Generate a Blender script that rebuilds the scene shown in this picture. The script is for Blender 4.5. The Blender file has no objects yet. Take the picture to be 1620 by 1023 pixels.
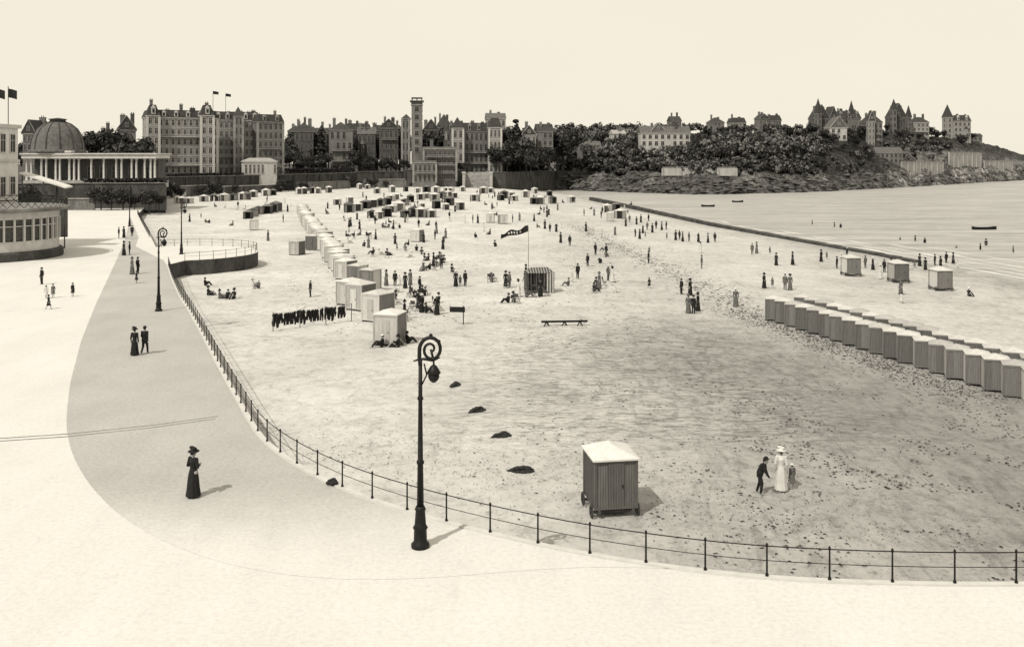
import bpy, math, random
from mathutils import Vector, Matrix, noise
random.seed(7)
R=math.radians
F=1500.0; H=12.2; HZ=250.0
sc=bpy.context.scene; C=sc.collection
KIDS={}
# ---------------------------------------------------------------- geometry helpers
def D(px,Y,z=0): return Vector(((px-810)/F*Y,Y,z))
def W(px,py,z=0): return D(px,F*(H-z)/(py-HZ),z)
def ZY(py,Y): return H-(py-HZ)*Y/F
def lerp_t(t,x):
    if x<=t[0][0]: return t[0][1]
    for (a,b),(c,d) in zip(t,t[1:]):
        if x<=c: return b+(d-b)*(x-a)/(c-a)
    return t[-1][1]
def sm(x):
    x=max(0,min(1,x)); return x*x*(3-2*x)
SEA=-3.2
XW=[(0,74),(60,70),(115,65),(145,61),(200,53),(308,37),(372,30),(430,20),(500,10)]
def G(x,y):
    xw=lerp_t(XW,y)
    if x>xw: return max(-9,SEA-.05*(x-xw))
    s=(xw-x)/60
    return SEA+1.4*sm(s)+1.9*sm((y-180)/150)*sm(s*1.6)
def S(px,py):
    z=-1.8
    for i in range(12):
        p=W(px,py,z); z=.5*z+.5*G(p.x,p.y)
    p=W(px,py,z); return Vector((p.x,p.y,G(p.x,p.y)))
class MB:
    def __init__(s): s.v=[];s.f=[];s.m=[]
    def add(s,vs,fs,mi=0):
        o=len(s.v); s.v+= [tuple(v) for v in vs]; s.f+=[tuple(i+o for i in f) for f in fs]; s.m+=[mi]*len(fs)
    def box(s,c,d,rz=0,mi=0,M=None):
        vs=[]
        cr,sr=math.cos(rz),math.sin(rz)
        for dz in(-.5,.5):
            for dx,dy in((-.5,-.5),(.5,-.5),(.5,.5),(-.5,.5)):
                x,y=dx*d[0],dy*d[1]
                v=Vector((c[0]+x*cr-y*sr,c[1]+x*sr+y*cr,c[2]+dz*d[2]))
                vs.append(M@v if M else v)
        s.add(vs,[(3,2,1,0),(4,5,6,7),(0,1,5,4),(1,2,6,5),(2,3,7,6),(3,0,4,7)],mi)
    def tube(s,pts,r,n=6,mi=0,cap=True):
        pts=[Vector(p) for p in pts]
        if not isinstance(r,(list,tuple)): r=[r]*len(pts)
        vs=[];fs=[]
        up=Vector((0,0,1)); prev=None
        for i,p in enumerate(pts):
            t=(pts[min(i+1,len(pts)-1)]-pts[max(i-1,0)]).normalized()
            if prev is None:
                a=t.cross(up) if abs(t.z)<.95 else t.cross(Vector((0,1,0)))
            else: a=prev-t*prev.dot(t)
            a.normalize(); prev=a; b=t.cross(a)
            for k in range(n):
                q=2*math.pi*k/n; vs.append(p+(a*math.cos(q)+b*math.sin(q))*r[i])
        for i in range(len(pts)-1):
            for k in range(n):
                k2=(k+1)%n; fs.append((i*n+k,i*n+k2,(i+1)*n+k2,(i+1)*n+k))
        if cap:
            fs.append(tuple(range(n))[::-1]); fs.append(tuple((len(pts)-1)*n+k for k in range(n)))
        s.add(vs,fs,mi)
    def lathe(s,prof,c=(0,0,0),n=16,mi=0,a0=0,a1=2*math.pi,fold=0,nf=8):
        full=abs(a1-a0-2*math.pi)<1e-6
        m=n if full else n+1
        vs=[];fs=[]
        for j,(r,z) in enumerate(prof):
            for k in range(m):
                q=a0+(a1-a0)*k/n; rr=r*(1+fold*math.sin(q*nf)*(1-j/len(prof)))
                vs.append((c[0]+rr*math.cos(q),c[1]+rr*math.sin(q),c[2]+z))
        for j in range(len(prof)-1):
            for k in range(n):
                k2=(k+1)%m; fs.append((j*m+k,j*m+k2,(j+1)*m+k2,(j+1)*m+k))
        if full:
            fs.append(tuple(range(m))[::-1]); fs.append(tuple((len(prof)-1)*m+k for k in range(m)))
        s.add(vs,fs,mi)
    def cap(s,p,q,r0,r1,n=10,mi=0):
        p=Vector(p);q=Vector(q); t=(q-p)
        L=t.length; t=t/L if L>1e-6 else Vector((0,0,1))
        pts=[];rs=[]
        for a in(-80,-50,-20): pts.append(p+t*r0*math.sin(R(a))); rs.append(r0*math.cos(R(a)))
        for a in(20,50,80): pts.append(q+t*r1*math.sin(R(a))); rs.append(r1*math.cos(R(a)))
        s.tube(pts,rs,n,mi)
    def ell(s,c,r,n=14,mi=0,M=None):
        vs=[];fs=[];m=8
        for j in range(m+1):
            a=-math.pi/2+math.pi*(j*.96+.16)/m
            for k in range(n):
                q=2*math.pi*k/n
                v=Vector((r[0]*math.cos(a)*math.cos(q),r[1]*math.cos(a)*math.sin(q),r[2]*math.sin(a)))
                if M: v=M@v
                vs.append(v+Vector(c))
        for j in range(m):
            for k in range(n):
                k2=(k+1)%n; fs.append((j*n+k,j*n+k2,(j+1)*n+k2,(j+1)*n+k))
        fs.append(tuple(range(n))[::-1]); fs.append(tuple(m*n+k for k in range(n)))
        s.add(vs,fs,mi)
    def prism(s,poly,z0,z1,mi=0,mtop=None):
        n=len(poly)
        vs=[(p[0],p[1],z0) for p in poly]+[(p[0],p[1],z1) for p in poly]
        s.add(vs,[(i,(i+1)%n,(i+1)%n+n,i+n) for i in range(n)],mi)
        s.add(vs,[tuple(range(n,2*n))],mi if mtop is None else mtop)
    def mesh(s,name,mats,smooth=False):
        me=bpy.data.meshes.new(name); me.from_pydata(s.v,[],s.f)
        if not isinstance(mats,(list,tuple)): mats=[mats]
        for m in mats: me.materials.append(m)
        me.polygons.foreach_set('material_index',s.m)
        if smooth: me.polygons.foreach_set('use_smooth',[True]*len(s.f))
        me.update(); return me
    def build(s,name,mats,parent=None,smooth=False,loc=None,rz=0):
        return put(name,s.mesh(name,mats,smooth),parent,loc,rz)
def put(name,me,parent=None,loc=None,rz=0):
    o=bpy.data.objects.new(name,me); C.objects.link(o)
    if parent is not None: o.parent=parent; KIDS.setdefault(parent.name,[]).append(o)
    if loc is not None: o.location=loc
    o.rotation_euler[2]=rz
    return o
def tag(o,label,cat,group=None,kind=None):
    o['label']=label; o['category']=cat
    if group: o['group']=group
    if kind: o['kind']=kind
    return o
def thing(name,label,cat,loc=(0,0,0),rz=0,group=None):
    o=put(name,None,None,loc,rz); o.empty_display_size=.2
    return tag(o,label,cat,group)
def struct(o,label=None):
    o['kind']='structure'
    if label: o['label']=label; o['category']=o.name.split('.')[0].replace('_',' ')
    return o
def dup(o,parent=None):
    c=o.copy(); C.objects.link(c)
    if parent is not None: c.parent=parent; KIDS.setdefault(parent.name,[]).append(c)
    for k in KIDS.get(o.name,[]): dup(k,c)
    return c
U=['','first','second','third','fourth','fifth','sixth','seventh','eighth','ninth','tenth','eleventh','twelfth','thirteenth','fourteenth','fifteenth','sixteenth','seventeenth','eighteenth','nineteenth']
TT={2:('twentieth','twenty'),3:('thirtieth','thirty'),4:('fortieth','forty'),5:('fiftieth','fifty'),6:('sixtieth','sixty'),7:('seventieth','seventy')}
def nth(i):
    i+=1
    if i<20: return U[i]
    a,b=divmod(i,10); return TT[a][0] if b==0 else TT[a][1]+'-'+U[b]
def ordl(i): return 'leftmost' if i==0 else nth(i)+' from left'
# ---------------------------------------------------------------- materials
def nt(name):
    m=bpy.data.materials.new(name); m.use_nodes=True; t=m.node_tree
    return m,t,t.nodes['Principled BSDF']
def col(v): return (v,v*.98,v*.945,1)
def ramp(t,stops,interp='LINEAR'):
    r=t.nodes.new('ShaderNodeValToRGB'); r.color_ramp.interpolation=interp
    e=r.color_ramp.elements
    e[0].position,e[0].color=stops[0][0],col(stops[0][1]); e[1].position,e[1].color=stops[-1][0],col(stops[-1][1])
    for p,v in stops[1:-1]:
        x=e.new(p); x.color=col(v)
    return r
def gramp(t,stops):
    r=ramp(t,stops)
    for e,(p,v) in zip(sorted(r.color_ramp.elements,key=lambda e:e.position),stops): e.color=(v,v,v,1)
    return r
def tc(t,out='Object',scale=(1,1,1),rot=(0,0,0)):
    a=t.nodes.new('ShaderNodeTexCoord'); m=t.nodes.new('ShaderNodeMapping')
    m.inputs['Scale'].default_value=scale; m.inputs['Rotation'].default_value=rot
    t.links.new(a.outputs[out],m.inputs['Vector']); return m.outputs[0]
def nz(t,vec,scale,detail=6,rough=.6,dist=0):
    n=t.nodes.new('ShaderNodeTexNoise'); n.inputs['Scale'].default_value=scale; n.inputs['Detail'].default_value=detail; n.inputs['Roughness'].default_value=rough; n.inputs['Distortion'].default_value=dist
    t.links.new(vec,n.inputs['Vector']); return n.outputs['Fac']
def mul(t,a,b,op='MULTIPLY',fac=1,fl=None):
    m=t.nodes.new('ShaderNodeMix'); m.data_type='RGBA'; m.blend_type=op; m.inputs[0].default_value=fac
    if fl: t.links.new(fl,m.inputs[0])
    t.links.new(a,m.inputs[6]); t.links.new(b,m.inputs[7]); return m.outputs[2]
def bump(t,b,h,st=.3,dist=.05):
    n=t.nodes.new('ShaderNodeBump'); n.inputs['Strength'].default_value=st; n.inputs['Distance'].default_value=dist
    t.links.new(h,n.inputs['Height']); t.links.new(n.outputs[0],b.inputs['Normal'])
def mr_(t,v,a,b,c=0,d=1):
    m=t.nodes.new('ShaderNodeMapRange'); m.interpolation_type='SMOOTHSTEP'
    for k,x in zip(('From Min','From Max','To Min','To Max'),(a,b,c,d)): m.inputs[k].default_value=x
    t.links.new(v,m.inputs['Value']); return m.outputs[0]
def mth(t,op,a,b=None,bv=0):
    m=t.nodes.new('ShaderNodeMath'); m.operation=op; t.links.new(a,m.inputs[0])
    if b is not None: t.links.new(b,m.inputs[1])
    else: m.inputs[1].default_value=bv
    return m.outputs[0]
def mat(name,v,var=.3,scale=2.0,rough=.85,bs=.2,sz=(1,1,1),metal=0):
    m,t,b=nt(name); vec=tc(t,scale=sz)
    n=nz(t,vec,scale); r=ramp(t,[(.3,v*(1-var)),(.7,v*(1+var))]); t.links.new(n,r.inputs[0])
    t.links.new(r.outputs[0],b.inputs['Base Color']); b.inputs['Roughness'].default_value=rough
    b.inputs['Specular IOR Level'].default_value=.25; b.inputs['Metallic'].default_value=metal
    if bs: bump(t,b,n,bs,.04)
    return m
def facade(name,v,var=.25):
    m,t,b=nt(name)
    n=nz(t,tc(t,scale=(1,1,.35)),.45,8,.7); r=ramp(t,[(.3,v*(1-var)),(.7,v*(1+var))]); t.links.new(n,r.inputs[0])
    n2=nz(t,tc(t),3.5,5,.7); r2=gramp(t,[(.35,.68),(.6,1.08)]); t.links.new(n2,r2.inputs[0])
    t.links.new(mul(t,r.outputs[0],r2.outputs[0]),b.inputs['Base Color']); b.inputs['Roughness'].default_value=.9; b.inputs['Specular IOR Level'].default_value=.15
    return m
def planks(name,v,scale=3.0,gap=.45,var=.25,axis='X'):
    m,t,b=nt(name); vec=tc(t)
    w=t.nodes.new('ShaderNodeTexWave'); w.bands_direction=axis; w.inputs['Scale'].default_value=scale; w.inputs['Distortion'].default_value=.15
    t.links.new(vec,w.inputs['Vector'])
    r=gramp(t,[(0,gap),(.12,.95),(1,1)]); t.links.new(w.outputs['Fac'],r.inputs[0])
    oi=t.nodes.new('ShaderNodeObjectInfo'); 
    rr=mr_(t,oi.outputs['Random'],0,1,.78,1.2)
    n=nz(t,tc(t,scale=(3,3,.6)),2.2,8,.7); r2=ramp(t,[(.3,v*(1-var)),(.7,v*(1+var))]); t.links.new(n,r2.inputs[0])
    t.links.new(mul(t,mul(t,r2.outputs[0],r.outputs[0]),rr),b.inputs['Base Color']); b.inputs['Roughness'].default_value=.8
    b.inputs['Specular IOR Level'].default_value=.2
    bump(t,b,r.outputs[0],.3,.02); return m
def roofmat(name,v):
    m,t,b=nt(name)
    oi=t.nodes.new('ShaderNodeObjectInfo'); rr=mr_(t,oi.outputs['Random'],0,1,.75,1.1)
    n=nz(t,tc(t),2.5,8,.7); r2=ramp(t,[(.3,v*.78),(.7,v*1.08)]); t.links.new(n,r2.inputs[0])
    t.links.new(mul(t,r2.outputs[0],rr),b.inputs['Base Color']); b.inputs['Roughness'].default_value=.85; b.inputs['Specular IOR Level'].default_value=.2
    return m
def stripes(name,v1,v2,scale=.9,axis='X'):
    m,t,b=nt(name)
    w=t.nodes.new('ShaderNodeTexWave'); w.bands_direction=axis; w.inputs['Scale'].default_value=scale
    t.links.new(tc(t),w.inputs['Vector'])
    r=ramp(t,[(0,v1),(.5,v2)],'CONSTANT'); t.links.new(w.outputs['Fac'],r.inputs[0])
    n=nz(t,tc(t),3); r2=gramp(t,[(.3,.8),(.7,1)]); t.links.new(n,r2.inputs[0])
    t.links.new(mul(t,r.outputs[0],r2.outputs[0]),b.inputs['Base Color']); b.inputs['Roughness'].default_value=.9
    return m
def sandmat():
    m,t,b=nt('sand'); 
    at=t.nodes.new('ShaderNodeAttribute'); at.attribute_name='tone'
    base=ramp(t,[(0,.20),(.5,.36),(.8,.49),(1,.575)]); t.links.new(at.outputs['Fac'],base.inputs[0])
    P=tc(t)
    n1=nz(t,P,.10,8,.68); r1=gramp(t,[(.3,.82),(.62,1.06)]); t.links.new(n1,r1.inputs[0])
    n2=nz(t,P,1.9,13,.85); r2=gramp(t,[(.37,.48),(.47,.94),(.70,1.12)]); t.links.new(n2,r2.inputs[0])
    n3=nz(t,tc(t,scale=(1.0,.24,1),rot=(0,0,R(-24))),.8,12,.8,1.6); r3=gramp(t,[(.38,.68),(.5,1.0),(.75,1.1)]); t.links.new(n3,r3.inputs[0])
    n4=nz(t,tc(t,scale=(.7,2.6,1),rot=(0,0,R(6))),1.3,8,.72,1.0); r4=gramp(t,[(.41,.5),(.52,1.04)]); t.links.new(n4,r4.inputs[0])
    n5=nz(t,P,7,6,.85); r5=gramp(t,[(.34,.2),(.43,1)]); t.links.new(n5,r5.inputs[0])
    n6=nz(t,P,.45,10,.82,.5); r6=gramp(t,[(.40,.70),(.5,1.0)]); t.links.new(n6,r6.inputs[0])
    inv=mth(t,'SUBTRACT',at.outputs['Fac'])
    for l in list(inv.node.inputs[0].links): t.links.remove(l)
    inv.node.inputs[0].default_value=1.0; t.links.new(at.outputs['Fac'],inv.node.inputs[1])
    f1=mr_(t,inv,.0,.5,.2,.95)
    sx=t.nodes.new('ShaderNodeSeparateXYZ'); t.links.new(P,sx.inputs[0])
    gx=mth(t,'MULTIPLY',mr_(t,sx.outputs[0],-9,2),mr_(t,sx.outputs[0],26,14)); gy=mth(t,'MULTIPLY',mr_(t,sx.outputs[1],42,50),mr_(t,sx.outputs[1],92,72)); gz=mth(t,'MULTIPLY',gx,gy)
    c=mul(t,base.outputs[0],r1.outputs[0]); c=mul(t,c,r2.outputs[0],fac=.9); c=mul(t,c,r6.outputs[0],fac=.7); c=mul(t,c,r3.outputs[0],fl=f1); c=mul(t,c,r4.outputs[0],fl=gz); c=mul(t,c,r5.outputs[0],fl=f1)
    t.links.new(c,b.inputs['Base Color']); b.inputs['Roughness'].default_value=.95; b.inputs['Specular IOR Level'].default_value=.1
    bump(t,b,n2,.6,.16); return m
def pavemat(name,v,lo=.8,fade=None):
    m,t,b=nt(name); P=tc(t)
    n1=nz(t,P,.15,6,.6); r1=ramp(t,[(.3,v*lo),(.7,v*1.03)]); t.links.new(n1,r1.inputs[0])
    n2=nz(t,P,6,10,.85); r2=gramp(t,[(.3,.78 if not fade else .66),(.55,1.02)]); t.links.new(n2,r2.inputs[0])
    n3=nz(t,tc(t,scale=(.5,.12,1),rot=(0,0,R(20))),1,5); r3=gramp(t,[(.35,.96),(.6,1.01)]); t.links.new(n3,r3.inputs[0])
    n4=nz(t,P,1.1,8,.75); r4=gramp(t,[(.33,.94),(.45,1)]); t.links.new(n4,r4.inputs[0])
    c=mul(t,mul(t,mul(t,r1.outputs[0],r2.outputs[0]),r3.outputs[0]),r4.outputs[0])
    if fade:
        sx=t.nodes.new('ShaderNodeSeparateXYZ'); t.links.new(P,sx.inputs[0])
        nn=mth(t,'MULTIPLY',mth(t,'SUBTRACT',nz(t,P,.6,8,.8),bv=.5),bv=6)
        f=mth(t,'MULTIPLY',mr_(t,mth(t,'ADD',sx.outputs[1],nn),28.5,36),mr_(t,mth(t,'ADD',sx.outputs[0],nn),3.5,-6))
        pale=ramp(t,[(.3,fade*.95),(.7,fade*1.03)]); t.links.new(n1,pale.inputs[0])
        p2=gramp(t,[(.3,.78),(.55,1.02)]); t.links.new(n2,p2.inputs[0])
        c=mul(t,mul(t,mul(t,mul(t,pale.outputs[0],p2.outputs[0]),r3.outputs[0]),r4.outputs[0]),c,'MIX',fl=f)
    t.links.new(c,b.inputs['Base Color']); b.inputs['Roughness'].default_value=.9; b.inputs['Specular IOR Level'].default_value=.15
    bump(t,b,n2,.15,.02); return m
def seamat():
    m,t,b=nt('sea_water'); 
    n=nz(t,tc(t,scale=(.03,.4,1),rot=(0,0,R(10))),1.0,9,.7,.3)
    r=ramp(t,[(.36,.22),(.5,.35),(.62,.44),(.72,.60)]); t.links.new(n,r.inputs[0])
    n3=nz(t,tc(t,scale=(.12,1.0,1),rot=(0,0,R(6))),1.6,6,.8); r3=gramp(t,[(.38,.66),(.55,1.05)]); t.links.new(n3,r3.inputs[0])
    t.links.new(mul(t,r.outputs[0],r3.outputs[0]),b.inputs['Base Color'])
    n2=nz(t,tc(t,scale=(.25,1.0,1)),1.0,8,.7)
    b.inputs['Roughness'].default_value=.5; b.inputs['Specular IOR Level'].default_value=.4
    bump(t,b,n2,.6,.3); return m
def landmat():
    m,t,b=nt('headland_ground')
    at=t.nodes.new('ShaderNodeAttribute'); at.attribute_name='tone'
    base=ramp(t,[(0,.03),(.3,.07),(.6,.13),(1,.38)]); t.links.new(at.outputs['Fac'],base.inputs[0])
    P=tc(t,scale=(1,1,1.8))
    n1=nz(t,P,.3,11,.85); r1=gramp(t,[(.40,.12),(.5,.75),(.62,2.0)]); t.links.new(n1,r1.inputs[0])
    t.links.new(mul(t,base.outputs[0],r1.outputs[0]),b.inputs['Base Color']); b.inputs['Roughness'].default_value=.95; b.inputs['Specular IOR Level'].default_value=.1
    bump(t,b,n1,1.0,2.0); return m
M={}
PV=.59
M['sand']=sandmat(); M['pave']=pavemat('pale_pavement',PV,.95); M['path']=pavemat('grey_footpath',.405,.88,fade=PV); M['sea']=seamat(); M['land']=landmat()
M['kerb']=mat('kerb_stone',.5,.1); M['stone_dark']=facade('dark_stone',.065,.6); M['stone_mid']=mat('mid_stone',.17,.45,.5); M['stone_pale']=facade('pale_stone',.38,.3)
M['iron']=mat('cast_iron',.012,.3,5,.5,.1,metal=.3); M['grass']=mat('dark_grass',.045,.5,.3)
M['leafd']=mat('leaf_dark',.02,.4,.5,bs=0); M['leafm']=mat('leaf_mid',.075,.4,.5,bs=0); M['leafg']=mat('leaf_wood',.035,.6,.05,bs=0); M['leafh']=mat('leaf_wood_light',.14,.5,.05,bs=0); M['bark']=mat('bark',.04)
M['cabdark']=planks('dark_planks',.12,3.2); M['cabwhite']=planks('white_planks',.46,3.0,.65,.15); M['cabwside']=planks('shaded_planks',.17,3.0,.6,.2,'Y'); M['cabgrey']=planks('grey_planks',.15,3.2,.6,.2); M['cabgreylit']=planks('lit_side_planks',.46,3.2,.75,.12,'Y')  # grey cabins: pale sides paint in the sunlit face; white cabins: dark sides paint shade
M['roofw']=roofmat('white_roof',.56); M['roofr']=roofmat('weathered_roof',.47); M['roofg']=mat('grey_roof',.3,.2,3); M['wood']=mat('wood',.07); M['wheel']=mat('wheel_wood',.04)
M['canvas']=mat('canvas_pale',.5,.15,2); M['canvasd']=mat('canvas_dark',.06,.4,2); M['str']=stripes('canvas_stripes',.06,.45,1.1); M['strd']=stripes('canvas_stripes_dark',.04,.24,1.1)
M['white']=mat('white_paint',.58,.12,.7); M['glass']=mat('window_glass',.02,.5,.8,.25,0); M['slate']=mat('slate',.045,.4,1.2); M['slatem']=mat('slate_mid',.1,.35,1.2); M['foam']=mat('foam',.62,.1,1)
M['w12']=facade('wall_dark',.085,.45); M['w20']=facade('wall_grey',.165,.4); M['w30']=facade('wall_stone',.27,.25); M['w45']=facade('wall_pale',.46,.15)
M['hotel']=facade('hotel_brick',.26,.25); M['trim']=mat('stone_trim',.47,.15,1); M['trimd']=mat('dull_trim',.24,.3,.5); M['skin']=mat('skin',.3,.1,4,bs=0)
M['cd']=mat('cloth_dark',.014,.4,6,.9,.1); M['cm']=mat('cloth_grey',.10,.3,6,.9,.1); M['cl']=mat('cloth_white',.52,.1,6,.9,.1); M['hair']=mat('hair',.02,.3,20)
M['weed']=mat('seaweed',.018,.5,8,.7,.5); M['boat']=mat('boat_tar',.02,.3,2); M['rock']=mat('shore_rock',.075,.85,.25,.9,.6)
# ---------------------------------------------------------------- ground, sea
def grid(name,xs,ys,fz,m,tone):
    nx=len(xs); vs=[];fs=[];tn=[]
    for y in ys:
        for x in xs: vs.append((x,y,fz(x,y))); tn.append(tone(x,y))
    for j in range(len(ys)-1):
        for i in range(nx-1): fs.append((j*nx+i,j*nx+i+1,(j+1)*nx+i+1,(j+1)*nx+i))
    me=bpy.data.meshes.new(name); me.from_pydata(vs,[],fs); me.materials.append(m)
    me.polygons.foreach_set('use_smooth',[True]*len(fs))
    a=me.attributes.new('tone','FLOAT','POINT'); a.data.foreach_set('value',tn)
    return put(name,me)
def rng(a,b,s):
    out=[];x=a
    while x<b+1e-6: out.append(x); x+=s
    return out
xs=[-5000,-1500,-500,-250,-150]+rng(-120,110,2)+[140,220,500,1500,5000]
ys=[-400,-60,0]+rng(14,120,2)+rng(124,500,4)+[560,800,1500,6000]
def tone(x,y):
    n=noise.noise(Vector((x*.03,y*.03,0)))*.12+noise.noise(Vector((x*.1,y*.05,7)))*.08
    t=.98-.55*math.exp(-((x-24)/18)**2-((y-42)/29)**2)
    t-=.18*math.exp(-((x-11)/11)**2-((y-62)/18)**2)
    t-=.12*math.exp(-((x-(18+ (90-y)*.12))/9)**2)*(1 if y<120 else math.exp(-((y-120)/60)**2))
    xw=lerp_t(XW,y); d=xw-x
    t-=.34*math.exp(-(max(d,0)/8)**2)
    t-=.12*sm((x+2)/14)
    return max(0.02,min(1,t+n))
def Gs(x,y):
    return G(x,y)+(.07*noise.noise(Vector((x*.35,y*.35,3))) if 14<y<140 else 0)
struct(grid('beach_sand',xs,ys,Gs,M['sand'],tone),'pale sandy beach sweeping round the bay')
mb=MB(); mb.add([(-6000,20,SEA),(9000,20,SEA),(9000,9000,SEA),(-6000,9000,SEA)],[(0,1,2,3)])
struct(mb.build('sea',M['sea']),'pale calm sea on the right of the bay')
for i,(off,y0,y1) in enumerate([(1.2,105,235),(3.5,105,200),(6,108,190),(9.5,108,175),(14,110,165)]):
    mb=MB(); pts=[]; rs=[]
    y=y0
    while y<y1:
        pts.append((lerp_t(XW,y)+off+2.2*noise.noise(Vector((y*.05,i*3.1,0))),y,SEA)); rs.append(max(.008,.05+.2*noise.noise(Vector((y*.13,i*7,1))))); y+=1.5
    mb.tube(pts,rs,6)
    tag(struct(mb.build('wave',M['foam'],smooth=True)),nth(i)+' small breaking wave out from the shore','wave')
# promenade -------------------------------------------------------
railpx=[(1582,922),(1485,922),(1389,920),(1294,916),(1199,911),(1107,901),(1018,889),(934,876),(855,860),(782,843),(716,827),(657,810),(603,793),(556,776),(515,757),(479,738),(452,720),(429,703),(412,685),(400,665),(383,636),(365,605),(350,578),(335,550),(320,522),(303,492),(287,468),(274,440),(267,418)]
RP=[Vector((60,31,0)),Vector((38,28.5,0)),Vector((24,27.4,0))]+[W(a,b,0) for a,b in railpx]
def resample(P,step):
    out=[P[0].copy()];acc=0
    for a,b in zip(P,P[1:]):
        L=(b-a).length; d=step-acc
        while d<=L: out.append(a+(b-a)*(d/L)); d+=step
        acc=L-(d-step)
    return out
def smooth(P,it=2):
    for _ in range(it):
        P=[P[0]]+[(P[i-1]+P[i]*2+P[i+1])/4 for i in range(1,len(P)-1)]+[P[-1]]
    return P
RPs=smooth(resample(RP,.6),6)
cc=Vector((-43,122,0)); cr=10
arc=[cc+Vector((math.cos(R(a)),math.sin(R(a)),0))*cr for a in range(-66,132,6)]
edge2=[Vector((-55.6,146,0)),Vector((-68,175,0)),Vector((-82,208,0)),Vector((-90,232,0))]
poly=RPs+arc+edge2+[Vector((-170,232,0)),Vector((-170,-50,0)),Vector((60,-50,0))]
mb=MB(); mb.prism([(p.x,p.y) for p in poly],-4,0,1,0); struct(mb.build('promenade',[M['pave'],M['stone_dark']]),'broad pale promenade above the beach')
inner=[(1180,908),(1000,893),(850,898),(700,915),(560,920),(440,912),(340,890),(250,855),(180,810),(135,760),(110,710),(104,670),(110,610),(128,540),(152,480),(178,425),(196,385),(205,350)]
pin=smooth(resample([W(a,b,0) for a,b in inner],1.0),5)
outer=[p+Vector((0,0,0)) for p in RPs if p.x<10.5]
def offs(P,d):
    o=[]
    for i,p in enumerate(P):
        t=(P[min(i+1,len(P)-1)]-P[max(i-1,0)]).normalized(); o.append(p+Vector((-t.y,t.x,0))*d)
    return o
op=offs(outer,.25)
pp=op+[Vector((-41.5,113,0)),Vector((-52,131,0)),Vector((-57.5,146,0)),Vector((-84,208,0))]+pin[::-1]
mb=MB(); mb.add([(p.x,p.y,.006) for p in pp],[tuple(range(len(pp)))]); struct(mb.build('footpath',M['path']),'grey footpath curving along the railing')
mb=MB()
K=offs(RPs,.22)
for a,b,c,d in zip(RPs,RPs[1:],K,K[1:]):
    mb.add([(a.x,a.y,.05),(b.x,b.y,.05),(d.x,d.y,.05),(c.x,c.y,.05),(c.x,c.y,0),(d.x,d.y,0),(a.x,a.y,0),(b.x,b.y,0)],[(0,1,2,3),(3,2,5,4),(0,6,7,1)])
struct(mb.build('kerb',M['kerb']),'pale stone kerb under the railing')
for k in(0,.45):
    pts=[W(-60,701,0),W(0,698,0),W(105,691,0),W(230,678,0),W(340,663,0)]
    mb=MB(); 
    for a,b in zip(pts,pts[1:]):
        mb.add([(a.x,a.y+k,.011),(b.x,b.y+k,.011),(b.x,b.y+k+.1,.011),(a.x,a.y+k+.1,.011)],[(0,1,2,3)])
    struct(mb.build('drain_channel',M['stone_mid']),('nearer' if k==0 else 'farther')+' dark drain line across the left promenade')
# railings
mbp=MB(); mbp.lathe([(.05,0),(.05,.06),(.03,.1),(.026,.86),(.04,.89),(.04,.93),(.012,.98)],n=8); POST=mbp.mesh('post',M['iron'],True)
def railing(P,step,label,name='railing'):
    o=thing(name,label,'railing',P[0])
    o0=P[0]
    for p in resample(P,step): put('post',POST,o,p-o0+Vector((0,0,.04)))
    for h,r in((.92,.018),(.5,.012)):
        mb=MB(); mb.tube([p-o0+Vector((0,0,h+.0)) for p in P],r,5); mb.build('rail',M['iron'],o,True)
    return o
inn=offs(RPs,.1)
railing(inn,1.76,'long black iron railing curving along the near promenade edge')
railing([p+(cc-p).normalized()*.15 for p in arc],1.7,'black iron railing around the rounded beach platform')
railing([p+Vector((-.2,0,0)) for p in edge2[:3]],2.2,'short far railing running toward the domed pavilion')
# lamps
def lamp():
    o=thing('street_lamp','','street lamp')
    b=MB(); b.lathe([(.29,0),(.29,.12),(.21,.2),(.2,.55),(.24,.62),(.18,.72),(.15,1.15),(.18,1.2),(.13,1.3)],n=12); b.build('base',M['iron'],o,True)
    b=MB(); b.lathe([(.11,1.3),(.09,2.6),(.12,2.63),(.12,2.7),(.085,2.74),(.065,4.6),(.1,4.65),(.065,4.75),(.06,5.9)],n=12); b.build('post',M['iron'],o,True)
    b=MB(); pts=[];rs=[]
    for i in range(50):
        a=R(185-i*13); rr=.36-.0045*i if i<20 else .27-.0078*(i-20)
        pts.append((.33+rr*math.cos(a),0,6.2+rr*1.12*math.sin(a))); rs.append(.062-.0006*i)
    pts=[(0,0,5.7),(-.03,0,5.95)]+pts; rs=[.065,.065]+rs
    b.tube(pts,rs,8); b.tube([(-.22,0,5.83),(-.1,0,5.87),(.1,0,5.9),(.4,0,5.85),(.62,0,5.95)],[.02,.035,.045,.045,.02],6); b.tube([(.05,0,5.1),(.2,0,5.4),(.12,0,5.75)],.028,6)
    for q_ in((.1,.0,6.5),(.33,0,6.64),(.58,0,6.45)): b.ell(q_,(.06,.05,.06),8)
    b.tube([(.33,0,6.2),(.38,0,6.0),(.40,0,5.85)],.04,6)
    b.build('scroll_bracket',M['iron'],o,True)
    b=MB(); b.tube([(.42,0,5.88),(.42,0,5.68)],.03,6); b.lathe([(.04,5.72),(.1,5.68),(.15,5.6),(.22,5.48),(.2,5.43)],c=(.42,0,0),n=12); g=b.build('lantern',M['iron'],o,True)
    b=MB(); b.lathe([(.17,5.43),(.18,5.34),(.14,5.24),(.06,5.17)],c=(.42,0,0),n=12); b.build('globe',M['iron'],g,True)
    return o
L0=lamp(); 
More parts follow.
